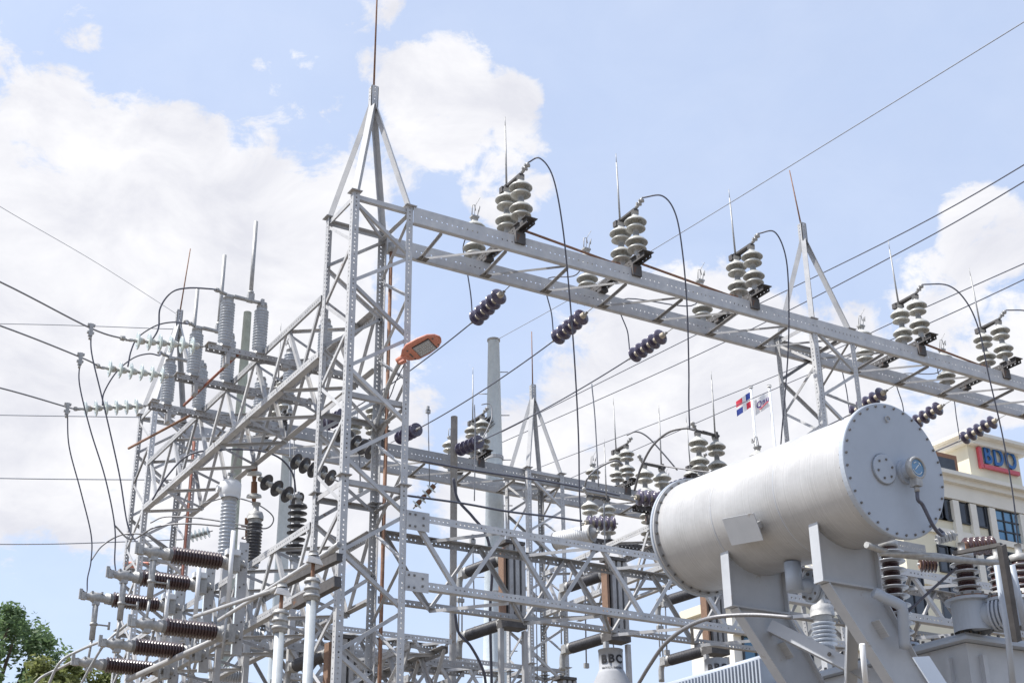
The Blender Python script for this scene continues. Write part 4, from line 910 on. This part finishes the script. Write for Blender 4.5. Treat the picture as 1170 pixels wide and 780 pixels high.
# on the end cap: lifting eye, round cover, oil gauge with conduit.  Cap plane basis
capn = -AX; cu_ = capn.cross(Vector((0, 0, 1))).normalized(); 
if cu_.dot(RT) < 0: cu_ = -cu_
cv_ = Vector((0, 0, 1)); cv_ = (cv_-capn*cv_.dot(capn)).normalized(); cc0 = C1+capn*.036
def oncap(x, y, off=.0):   # hit the cap plane along a sight line
    d = ray(x, y); t = (cc0-CAM).dot(capn)/d.dot(capn); return CAM+d*t+capn*off
m = MB().use('tankend'); p = oncap(1009, 536); m.lathe([(.0, .024), (.122, .024), (.127, .02), (.127, .0)], p, capn, 32, False); m.use('tank'); m.lathe([(.136, .008), (.136, .0)], p, capn, 32)
m.use('bolt')
for k in range(6): a = k*math.pi/3+.3; m.lathe([(0, .034), (.010, .034), (.010, .02)], p+(cu_*math.cos(a)+cv_*math.sin(a))*.085, capn, 6, False)
part('round_cover', m, TK)
p = oncap(1034, 539); G = MB().use('tankend'); G.lathe([(0, .03), (.105, .03), (.105, 0)], p, capn, 30, False); G.lathe([(.07, .03), (.07, .09)], p, capn, 24); G.use('alu'); G.lathe([(.07, .09), (.098, .095), (.10, .10), (.10, .14), (.092, .15), (.078, .15), (.076, .135)], p, capn, 30)
gg = part('oil_gauge', G, TK)
m = MB().use('dial'); m.lathe([(0, .137), (.077, .137)], p, capn, 30); part('dial_glass', m, gg)
m = MB().use('dialmark'); q = p+capn*.139
for a0, a1, rr in ((200, 340, .055), (30, 80, .05), (100, 150, .05)):
    pts = [q+(cu_*math.cos(R_(a))+cv_*math.sin(R_(a)))*rr for a in range(a0, a1, 10)]; m.tube(pts, .004, 5)
m.tube([q-cv_*.02-cu_*.03, q+cv_*.03+cu_*.02], .005, 5); part('dial_marks', m, gg)
m = MB().use('alu'); b = p+capn*.11-cv_*.12; m.box(b, (.07, .07, .075), (cu_, cv_, capn)); m.tube([b-cv_*.03, b-cv_*.08], .022, 10); part('junction_box', m, gg)
m = MB().use('cable'); m.tube(spline([b-cv_*.07, b-cv_*.15+capn*.0, oncap(1044, 580, .10), oncap(1055, 602, .10), oncap(1068, 612, .06), oncap(1076, 610, .02), oncap(1072, 604, .0)], 8), .016, 8); part('conduit_hose', m, gg)
m = MB().use('alu'); p = oncap(1013, 479); r = .026
pts = [p+capn*(.012)+(cu_*math.cos(a)+cv_*math.sin(a))*r for a in [math.pi*2*k/14 for k in range(12)]]; m.tube(pts, .006, 6); part('lifting_eye', m, TK)
# name plate on its bracket, off the barrel
def onbarrel(x, y, off=0.0):
    d = ray(x, y); o = CAM-C1; a = d-AX*d.dot(AX); b = o-AX*o.dot(AX); Rr = RT_-.03+off
    qa, qb, qc = a.dot(a), 2*a.dot(b), b.dot(b)-Rr*Rr; t = (-qb-math.sqrt(qb*qb-4*qa*qc))/(2*qa); return CAM+d*t
c = onbarrel(851, 603, .05); nb = c-C1; nb = (nb-AX*nb.dot(AX)).normalized(); vb = nb.cross(AX).normalized()
axes = ((AX+vb*-.10).normalized(), (vb+AX*.10).normalized(), nb)
m = MB().use('tankleg'); m.box(c+nb*.03, (.40, .25, .008), axes); part('name_plate', m, TK)
m = MB().use('tank'); 
for s in (-.15, .15): m.box(c+nb*-.01+axes[0]*s, (.04, .06, .075), axes)
part('plate_bracket', m, TK)
# bottom outlet stub
m = MB().use('tankend'); p = A(905, 640, Y=9.25); p.z = C1.z-.50; m.tube([p, p-Vector((0, 0, .26))], .075, 18); e = p-Vector((0, 0, .2)); m.tube([e, e+Vector((.30, -.05, 0))], .06, 16); f_ = e+Vector((.16, -.02, 0))
for s in (0, .035): m.lathe([(0, 0), (.14, 0), (.14, .024), (0, .024)], f_+Vector((s, 0, 0)), (1, -.15, 0), 24, False)
m.use('bolt')
for k in range(8): a = k*math.pi/4; m.lathe([(0, -.02), (.013, -.02), (.013, 0)], f_+Vector((0, .11*math.cos(a), .11*math.sin(a))), (1, -.15, 0), 6, False)
part('outlet_pipe', m, TK)
# saddles and slanting legs
def saddle(Yc, zt=0):
    ax_at = C1+AX*((Yc-C1.y)/AX.y); cx, cz = ax_at.x, ax_at.z; hw = .055
    xl, xr, zb, zt_ = cx-.38, cx+.27, cz-.87, cz-.37
    m = MB().use('tankleg'); n = 20; rr = RT_-.028
    topv = []; 
    for yy in (Yc-.006, Yc+.006):
        row = []; low = []
        for i in range(n+1):
            x = xl+(xr-xl)*i/n; dxx = x-cx; zc = cz-math.sqrt(max(rr*rr-dxx*dxx, 0.0)) if abs(dxx) < rr else cz
            row.append(m.addv((x, yy, zc))); low.append(m.addv((x, yy, zb)))
        topv.append((row, low))
    (r0, l0), (r1, l1) = topv
    for i in range(n): m.face([l0[i], l0[i+1], r0[i+1], r0[i]]); m.face([r1[i], r1[i+1], l1[i+1], l1[i]])
    m.box((xl-.006, Yc, (zb+cz-.42+.05)/2), (.012, hw*2, cz-.42+.05-zb)); m.box((xr+.006, Yc, (zb+cz-.42)/2), (.012, hw*2, cz-.42-zb))
    m.box(((xl+xr)/2, Yc, zb-.008), (xr-xl+.03, hw*2, .016))
    part('saddle', m, TK)
    # leg: I section slanting down towards +X
    a0, a1 = Vector((xl+.06, Yc, zb-.017)), Vector((xr-.0, Yc, zb-.017)); sl = Vector((.74, 0, -1.12))
    b0, b1 = a0+sl*1.15+Vector((.17, 0, 0)), a1+sl*1.15-Vector((.06, 0, 0))
    m = MB().use('tankleg'); t = .006
    P = [a0, a1, b1, b0]; m.hexa([q+Vector((0, -t, 0)) for q in P]+[q+Vector((0, t, 0)) for q in P])
    for (p, q) in ((a0, b0), (a1, b1)):
        d = (q-p).normalized(); nn = Vector((0, 1, 0)).cross(d).normalized()
        m.hexa([p+Vector((0, -hw, 0)), p+Vector((0, hw, 0)), q+Vector((0, hw, 0)), q+Vector((0, -hw, 0)), p+Vector((0, -hw, 0))+nn*.012, p+Vector((0, hw, 0))+nn*.012, q+Vector((0, hw, 0))+nn*.012, q+Vector((0, -hw, 0))+nn*.012])
    part('slanting_leg', m, TK)
    m = MB().use('tank'); c = a0.lerp(a1, .5)+sl*.30; m.box(c+Vector((0, -.05, 0)), (.014, .10, .16), (Vector((.8, 0, .6)), Vector((0, 1, 0)), Vector((-.6, 0, .8)))); part('leg_lug', m, TK)
    return a0, b0, a1, b1
fA = saddle(8.62); rA = saddle(9.78)
def legpt(Lg, t, u): return Lg[0].lerp(Lg[1], t).lerp(Lg[2].lerp(Lg[3], t), u)
for (p, q) in ((legpt(rA, .10, .35)+Vector((.03, -.07, 0)), legpt(fA, .62, .30)+Vector((.03, .07, 0))), (legpt(fA, .22, .12)+Vector((-.03, .07, 0)), legpt(rA, .96, .30)+Vector((-.03, -.07, 0)))):
    m = MB().use('tankleg'); m.lbar(p, q, .11, .008, (-1, 0, .45)); m.use('bolt'); m.lathe([(0, .02), (.018, .02), (.018, 0)], p.lerp(q, .5)+Vector((-.03, 0, .012)), (-1, 0, .45), 6, False); part('cross_brace', m, TK)
# ------------------------------------------------------------------ power transformer to the right
zt = 4.36; XT, YT = 9.62, 8.45
TR = thing('power_transformer', 'large grey transformer tank with bushings at lower right under the oil tank', 'transformer', (XT+1.5, YT+1.8, 0))
m = MB().use('tankleg'); m.box((XT+1.55, YT+1.9, (zt-.05)/2+.1), (3.0, 3.7, zt-.25)); part('main_tank', m, TR)
m = MB().use('tankend'); m.box((XT+1.55, YT+1.9, zt-.03), (3.2, 3.9, .03)); m.box((XT+1.55, YT+1.9, zt+.004), (3.14, 3.84, .03)); m.use('bolt')
for k in range(34): m.box((XT-.01, YT+.02+k*.115, zt+.03), (.02, .02, .02))
for k in range(28): m.box((XT+.05+k*.115, YT-.015, zt+.03), (.02, .02, .02))
part('cover_plate', m, TR)
m = MB().use('tankleg')
for k in range(4): m.box((XT+.06+k*.9+.15, YT+.03, zt/2), (.05, .05, zt-.3))
for k in range(5): m.box((XT+.03, YT+.25+k*.8, zt/2), (.05, .05, zt-.3))
part('stiffener_ribs', m, TR)
def turret(x, y, hgt, r, side, rib, nsh, lab=None, hb=.55, rb=.145):
    m = MB().use('tankend'); m.lathe([(r, 0), (r, hgt), (r*1.28, hgt+.005), (r*1.28, hgt+.03), (0, hgt+.03)], (x, y, zt+.02), (0, 0, 1), 32, False)
    if side:
        d = Vector((.35, -1, 0)).normalized(); o = Vector((x, y, zt+.02+hgt*.5)); m.tube([o, o+d*(r+.12)], .115, 20)
        for q in (.03, .065, .10): m.lathe([(.115, 0), (.14, 0), (.14, .018), (0, .018)], o+d*(r+q), d, 28, False)
        m.lathe([(0, .02), (.13, .02), (.13, 0)], o+d*(r+.13), d, 28, False)
    m.use('rust'); m.lathe([(r*1.18, hgt+.03), (r*1.18, hgt+.045), (0, hgt+.045)], (x, y, zt+.02), (0, 0, 1), 28, False)
    m.use('bolt')
    for k in range(14): a = k*2*math.pi/14; m.lathe([(0, .03), (.012, .03), (.012, 0)], Vector((x+math.cos(a)*r*1.22, y+math.sin(a)*r*1.22, zt+.05+hgt)), (0, 0, 1), 6, False)
    tt = part('turret', m, TR)
    m = MB(); z = zt+.02+hgt+.045; pr = [(0, 0, 'alu'), (.11, 0), (.11, .05), (.075, .055, 'porc_brown')]; st = (hb-.12)/nsh
    for k in range(nsh):
        h = .06+k*st; pr += [(.078, h), (.08, h+st*.3), (rb*.95, h+st*.36, 'porc_grey' if k % 1 == 0 and rib else 'porc_brown'), (rb, h+st*.42), (rb*.98, h+st*.50), (.08, h+st*.72, 'porc_brown'), (.078, h+st)]
    pr += [(.08, hb-.06), (.09, hb-.055, 'alu'), (.09, hb), (.03, hb+.005), (.03, hb+.10), (0, hb+.10)]
    m.lathe(pr, (x, y, z), (0, 0, 1), 30); part('bushing', m, TR)
p = A(1113, 722, Z=zt+.02); turret(p.x, p.y, .25, .165, True, True, 4, hb=.40, rb=.125)
q = A(1152, 718, Z=zt+.02); turret(q.x, q.y, .22, .14, False, True, 4, hb=.36, rb=.10)
q2 = A(1178, 716, Z=zt+.02); turret(q2.x, q2.y, .22, .13, False, True, 4, hb=.36, rb=.10)
b1 = A(1030, 744, Z=zt+.02); turret(b1.x, b1.y, .03, .13, False, True, 10, hb=.95, rb=.14)
# pipes and rails
m = MB().use('tankend'); m.tube(spline([A(998, 676, D=11.9), A(1012, 683, D=11.9), A(1027, 690, D=11.9), A(1031, 696, D=11.9), A(1032, 712, D=11.9), A(1034, 740, D=11.9)], 4), .047, 14); part('vent_pipe', m, TR)
m = MB().use('alu'); m.tube([A(990, 622, D=11.6), A(1020, 633, D=11.8), A(1140, 643, D=12.0)], .028, 8); m.tube([A(1004, 632, D=11.7), A(1070, 634, D=11.9), A(1142, 645, D=12.1)], .022, 8); part('bus_tube', m, TR)
m = MB().use('steel_dirty'); m.rect(A(1144, 622, D=11.2), A(1162, 732, D=11.2), .06, .05, (0, 1, 0)); m.rect(A(1090, 632, D=11.5), A(1144, 622, D=11.2), .04, .03); part('angle_frame', m, TR)
m = MB().use('tankend'); m.tube([A(1139, 645, D=11.4), A(1152, 728, D=11.3), A(1158, 790, D=11.3)], .026, 10); m.tube([A(1156, 645, D=11.6), A(1172, 720, D=11.5)], .026, 10); part('riser_pipe', m, TR)
m = MB().use('white'); m.tube([A(985, 735, D=10.9), A(990, 790, D=10.9)], .022, 10); part('thin_riser', m, TR)
m = MB().use('tankend'); m.rect(A(1052, 750, D=11.2), A(1078, 790, D=11.0), .20, .012, (0, -1, .5)); part('deflector_plate', m, TR)
cable([A(1038, 698, D=12), A(1055, 682, D=12), A(1075, 664, D=12), A(1093, 648, D=12)], .012, 'short black cable slanting between the two large brown bushings', name='bushing_lead')
string_between('dark five disc string just right of the tank above the brown bushings', A(1048, 644, D=15), A(1072, 645, D=15), 5, .085, 'porc_brown', 'rust', 'brown disc strings above the transformer')
string_between('dark five disc string in front of the building windows, right of the gauge hose', A(1096, 625, D=15), A(1138, 622, D=15.2), 5, .10, 'porc_brown', 'rust', 'brown disc strings above the transformer')
string_between('small chain of pale discs behind the gauge hose', A(1068, 617, D=15), A(1094, 610, D=15), 5, .05, 'alu', 'alu', None, 'disc_string')
# low lattice frame seen between tank and building
truss('small lattice frame behind the brown bushings before the cream building', 11.7, 19.0, 'x', 13.2, 13.9, 6.0, 6.7, 1.2)
ribbed_unit('post_insulator', 'pale ribbed post seen between the two tank supports', A(944, 745, D=15), .38, .13, .085, 6, 'porc_grey', 'cap', 'insulator')
pb = A(944, 745, D=15); m = MB().use('steel'); m.box((pb.x, pb.y, pb.z/2), (.085, .085, pb.z-.01)); single('pedestal', m, 'square grey steel post under the pale ribbed post between the tank supports', 'post')
ribbed_unit('post_insulator', 'grey ribbed post in front of the truss right of the near tower base', A(1000, 742, D=14), .5, .13, .085, 9, 'porc_grey', 'cap', 'insulator')
pb = A(1000, 742, D=14); m = MB().use('steel'); m.box((pb.x, pb.y, pb.z/2), (.085, .085, pb.z-.01)); single('pedestal', m, 'square grey steel post right of the front tank leg', 'post')
# corrugated radiator bank
m = MB().use('tankend'); a = A(785, 779, X=9.45); b = A(872, 752, X=9.45); zr = (a.z+b.z)/2; k = 0; y = b.y
T = thing('radiator_bank', 'pale corrugated cooling radiator at the bottom behind the rear tank support', 'radiator', (9.6, (a.y+b.y)/2, 0))
while y < a.y+.4: m.box((9.52, y, zr/2+.2), (.26, .022, zr-.4)); y += .055; k += 1
m.box((9.60, (b.y+a.y+.4)/2, zr/2+.2), (.12, a.y+.4-b.y, zr-.46)); part('fin_stack', m, T)
m = MB().use('tankend'); m.tube([(9.52, b.y-.05, zr+.02), (9.52, a.y+.45, zr+.02)], .05, 10); part('header_pipe', m, T)

# ------------------------------------------------------------------ building
YB = 55.0
def bp(x, y): return A(x, y, Y=YB)
cor = bp(1109, 497); k1 = A(1074, 533, Y=YB-.9)
BD = thing('office_building', 'cream office building with a blue and red BDO roof sign at the right', 'building', (60, YB+8, 0))
zc = k1.z; xr = 92.0; xl = bp(1020, 520).x
m = MB().use('cream'); m.box(((xl+xr)/2, YB+9, (zc-1.5)/2), (xr-xl, 18, zc-1.5)); part('wall', m, BD)
m = MB().use('whitewall'); cx, wd_ = (xl+xr)/2, xr-xl
m.box((cx, YB+9, zc-1.05), (wd_+.5, 18.5, .9)); m.box((cx, YB+9, zc-.42), (wd_+1.1, 19.1, .35)); m.box((cx, YB+9, zc-.14), (wd_+1.8, 19.8, .24)); part('cornice', m, BD)
# penthouse carrying the sign
pzt = bp(1112, 508).z; xa, xb = bp(1112, 540).x, bp(1166, 540).x+.2; yb = YB+.15
m = MB().use('cream'); m.box(((xa+xb)/2, yb+3.5, (zc-.1+pzt)/2), (xb-xa, 7, pzt-zc+.1)); part('penthouse', m, BD)
m = MB().use('whitewall'); m.box(((xa+xb)/2, yb+3.5, pzt+.2), (xb-xa+.8, 7.8, .4)); m.box(((xa+xb)/2, yb+3.5, pzt+.5), (xb-xa+1.6, 8.6, .2)); part('roof', m, BD)
def hit(x, y, off=-.1): return A(x, y, Y=yb+off)
s0 = hit(1119, 512); s1 = hit(1163, 543); ctr = hit(1142, 524); hh = (hit(1124, 513).z-hit(1124, 533).z)
t = text_mesh('BDO', hh*1.40, .05, 'signblue', .03)
w_ = max(v.x for v in t.v)-min(v.x for v in t.v); sc_ = (hit(1160, 535).x-hit(1123, 522).x)/w_
for v in t.v: x, y, z = v; v.x, v.y, v.z = ctr.x+x*sc_, yb-.15-z, ctr.z+y
sg = part('sign_letters', t, BD)
m = MB().use('signred'); lx = hit(1118, 514).x; zb_ = hit(1119, 534).z; m.box((lx, yb-.12, (hit(1118, 511).z+zb_)/2), (.25, .2, hit(1118, 511).z-zb_)); m.box(((lx+hit(1162, 543).x)/2+.17, yb-.12, zb_+.16), (hit(1162, 543).x-lx-.02, .2, .24)); part('sign_frame', m, BD)
# windows and pilasters on the front, floor by floor
zw1 = bp(1099, 569).z; zw0 = bp(1101, 598).z; hW = zw1-zw0; fl_h = hW*1.75
xs = [(bp(1071, 578).x, 1.1), (bp(1081, 580).x, 1.1), (bp(1098.5, 584).x, 1.15), (bp(1118, 588).x, 1.15)]
def window(x, z0, z1, wd, blue, cols=1, rows=1):
    f = MB().use('winframe'); e = .09
    f.box((x, YB-.05, z0+e/2), (wd, .12, e)); f.box((x, YB-.05, z1-e/2), (wd, .12, e)); f.box((x-wd/2+e/2, YB-.05, (z0+z1)/2), (e, .12, z1-z0-2*e)); f.box((x+wd/2-e/2, YB-.05, (z0+z1)/2), (e, .12, z1-z0-2*e))
    for c in range(1, cols): f.box((x-wd/2+wd*c/cols, YB-.045, (z0+z1)/2), (.08, .10, z1-z0-2*e))
    for r in range(1, rows): f.box((x, YB-.04, z0+(z1-z0)*r/rows), (wd-2*e, .09, .08))
    fo = part('window', f, BD); g = MB().use('winblue' if blue else 'windark'); g.box((x, YB-.01, (z0+z1)/2), (wd-.1, .04, z1-z0-.1)); part('pane', g, fo)
for fl in range(6):
    z1 = zw1-fl*fl_h*1.15; z0 = z1-hW*1.02
    if z0 < .5: break
    for x, wd in xs: window(x, z0, z1, wd, False)
    for j, xc in enumerate((bp(1147, 600).x, bp(1147, 600).x+6.6, bp(1147, 600).x+11)): window(xc, z0-.6, z1+.35, 2.9, True, 4, 4)
    x = xs[0][0]-2
    for j, wide in enumerate((True, False, False, True, False, False)):
        x -= 2.6 if not wide else 3.6
        if x > xl+1.5: window(x, z0-(.6 if wide else 0), z1+(.3 if wide else 0), 2.6 if wide else 1.15, wide, 4 if wide else 1, 4 if wide else 1)
for x in (bp(1089, 580).x, bp(1109, 584).x, bp(1131, 590).x, bp(1166, 598).x):
    m = MB().use('whitewall'); m.box((x, YB-.13, (zc-1.55)/2), (.5, .25, zc-1.6)); part('pilaster', m, BD)
for fl in range(1, 6):
    z = zw0-(fl-1)*fl_h*1.15-.75; m = MB().use('whitewall'); m.box((cx, YB-.08, z), (wd_-.4, .14, .35)); part('string_course', m, BD)
m = MB().use('rust'); q = A(1072, 521, Y=YB+.8); m.box((q.x, q.y, zc+.9), (2.0, 1.0, 1.3)); m.use('windark'); m.box((q.x, q.y-.51, zc+.8), (1.5, .04, .9)); part('rooftop_unit', m, BD)
# lower wing seen under the oil tank
zl = A(800, 676, Y=48).z-.4
LW = thing('low_building', 'pale lower building wing with barred dark windows seen beneath the tank', 'building', (50, 52, 0))
xa_, xb_ = A(787, 700, Y=51).x, A(1010, 700, Y=48).x+8
m = MB().use('whitewall'); m.box(((xa_+xb_)/2, 49.5, zl/2), (xb_-xa_, 3, zl)); part('wall', m, LW)
m = MB().use('cream'); m.box(((xa_+xb_)/2, 49.5, zl+.2), (xb_-xa_+.6, 3.6, .4)); m.box(((xa_+xb_)/2, 47.85, A(800, 715, Y=48).z), (xb_-xa_, .3, .35)); part('parapet', m, LW)
x = xa_+1.2; j = 0
while x < xb_-1:
    for zz in (A(820, 742, Y=48).z, A(820, 742, Y=48).z-4.2, A(820, 742, Y=48).z+3.9):
        if zz < 1.5: continue
        f = MB().use('winframe')
        for (a, b, c_, d_) in ((0, 1.1, 1.5, .08), (0, -1.1, 1.5, .08), (.71, 0, .08, 2.2), (-.71, 0, .08, 2.2), (0, .2, 1.4, .06), (0, 0, .06, 2.1)): f.box((x+a, 47.96, zz+b), (c_, .10, d_))
        fo = part('window', f, LW); g = MB().use('windark' if j % 3 else 'winblue'); g.box((x, 47.985, zz), (1.4, .03, 2.1)); part('pane', g, fo)
    x += 2.55; j += 1

# ------------------------------------------------------------------ flags
def flag(label, top, tip_px, pole_px, kind):
    D = 75.0; t = A(*pole_px, D=D); T = thing('flagpole', label, 'flag', (t.x, t.y, 0), 'flags on poles behind the yard')
    m = MB().use('white'); m.tube([(t.x, t.y, 0), (t.x, t.y, t.z)], .07, 8); m.lathe([(0, 0), (.12, .05), (.12, .15), (0, .2)], t, (0, 0, 1), 8); part('pole', m, T)
    Wd, Hd = .95, .85; u = (-RT*.86-Vector((0, 0, .48))).normalized()*Wd; n = 16; m = MB(); n2 = 12
    def P(i, j): s, q = i/n, j/n2; return t-Vector((0, 0, .15+Hd*q))+u*s+FW*(.13*math.sin(s*7+q*1.5)*s)+Vector((0, 0, -.12*s*s))
    ids = [[m.addv(P(i, j)) for j in range(n2+1)] for i in range(n+1)]
    for i in range(n):
        for j in range(n2):
            if kind == 'dr':
                cross = (6 <= i < 10) or (5 <= j < 7); red = (i < 6) != (j < 5)
                m.use('flagwhite' if cross else ('flagred' if red else 'flagblue'))
            else: m.use('flagwhite')
            m.face([ids[i][j], ids[i+1][j], ids[i+1][j+1], ids[i][j+1]], True)
    fc = part('cloth', m, T)
    if kind != 'dr':
        tx = text_mesh('Qnu', .55, .004, 'flagpurple', .01); 
        for v in tx.v:
            s = .5-v.x/1.15*.85; q = .45-v.y/.95; s2 = min(max(s, 0), 1); b_ = t-Vector((0, 0, .15+Hd*q))+u*s2+FW*(.13*math.sin(s2*7+q*1.5)*s2-.03)+Vector((0, 0, -.12*s2*s2)); v.x, v.y, v.z = b_
        part('lettering', tx, fc)
        mm = MB().use('flagred'); mm.tube([t-Vector((0, 0, .15+Hd*(.78-.15*k/8)))+u*(.75-.6*k/8)+FW*(.13*math.sin((.75-.6*k/8)*7+1.1)*(.75-.6*k/8)-.04)+Vector((0, 0, -.12*(.75-.6*k/8)**2)) for k in range(9)], .02, 5); part('swoosh', mm, fc)
flag('flag with blue and red quarters and a white cross on a thin pole', None, None, (858, 444), 'dr')
flag('white flag with purple lettering on a thin pole right of the quartered flag', None, None, (879, 443), 'w')

# ------------------------------------------------------------------ trees at lower left
def tree(label, base, height, cr, leafmat, clumps, seed):
    rnd = random.Random(seed); b = Vector(base); T = thing('broadleaf_tree', label, 'tree', b, 'trees at the lower left corner')
    m = MB().use('bark'); top = b+Vector((0, 0, height*.62)); m.tube(spline([b, b+Vector((.15, 0, height*.3)), top], 5), height*.035, 10, True, height*.014)
    C = []
    for k in range(clumps):
        a = rnd.uniform(0, 6.28); e = rnd.uniform(-.25, 1.0); rr = cr*(rnd.random()**.4)
        c = b+Vector((math.cos(a)*rr*math.sqrt(max(0, 1-e*e*.8)), math.sin(a)*rr*math.sqrt(max(0, 1-e*e*.8)), height*.68+e*height*.27)); C.append((c, rnd.uniform(.28, .62)*cr*.34))
        if k % 3 == 0: m.tube(spline([b+Vector((0, 0, height*rnd.uniform(.35, .6))), b.lerp(c, .6)+Vector((0, 0, height*.18)), c], 4), height*.012, 6, True, .02)
    part('trunk', m, T)
    m = MB().use(leafmat)
    for c, r in C:
        for q in range(330):
            d = Vector((rnd.gauss(0, 1), rnd.gauss(0, 1), rnd.gauss(0, .7))); d = d.normalized()*(r*1.15*rnd.random()**.6); p = c+d; s = rnd.uniform(.03, .07)
            u = Vector((rnd.gauss(0, 1), rnd.gauss(0, 1), rnd.gauss(0, .5))).normalized(); v = u.cross(Vector((rnd.gauss(0, 1), rnd.gauss(0, 1), rnd.gauss(0, 1)))).normalized()
            i = [m.addv(p-u*s*1.5), m.addv(p+v*s*.6), m.addv(p+u*s*1.5), m.addv(p-v*s*.6)]; m.face(i)
    part('crown', m, T)
a = A(0, 740, D=36); tree('bluish green leafy tree rising at the lower left corner', (a.x-.6, a.y, 0), a.z+1.35, 2.5, 'leafA', 95, 3)
a = A(82, 790, D=34); tree('yellow green leafy tree low at the left beneath the brown insulators', (a.x, a.y, 0), a.z+1.0, 1.9, 'leafB', 60, 5)
m = MB().use('orange'); c = A(151, 645, D=30); m.box(c, (.34, .2, .12), (RT, FW, UP)); m.box(c+RT*.1+UP*.02, (.5, .14, .07), (RT, FW, UP)); m.use('alu'); m.tube([c+RT*.2, c+RT*.9+UP*.12], .03, 8)
single('street_lamp', m, 'small distant coral orange street lamp head behind the far left tower', 'street lamp')
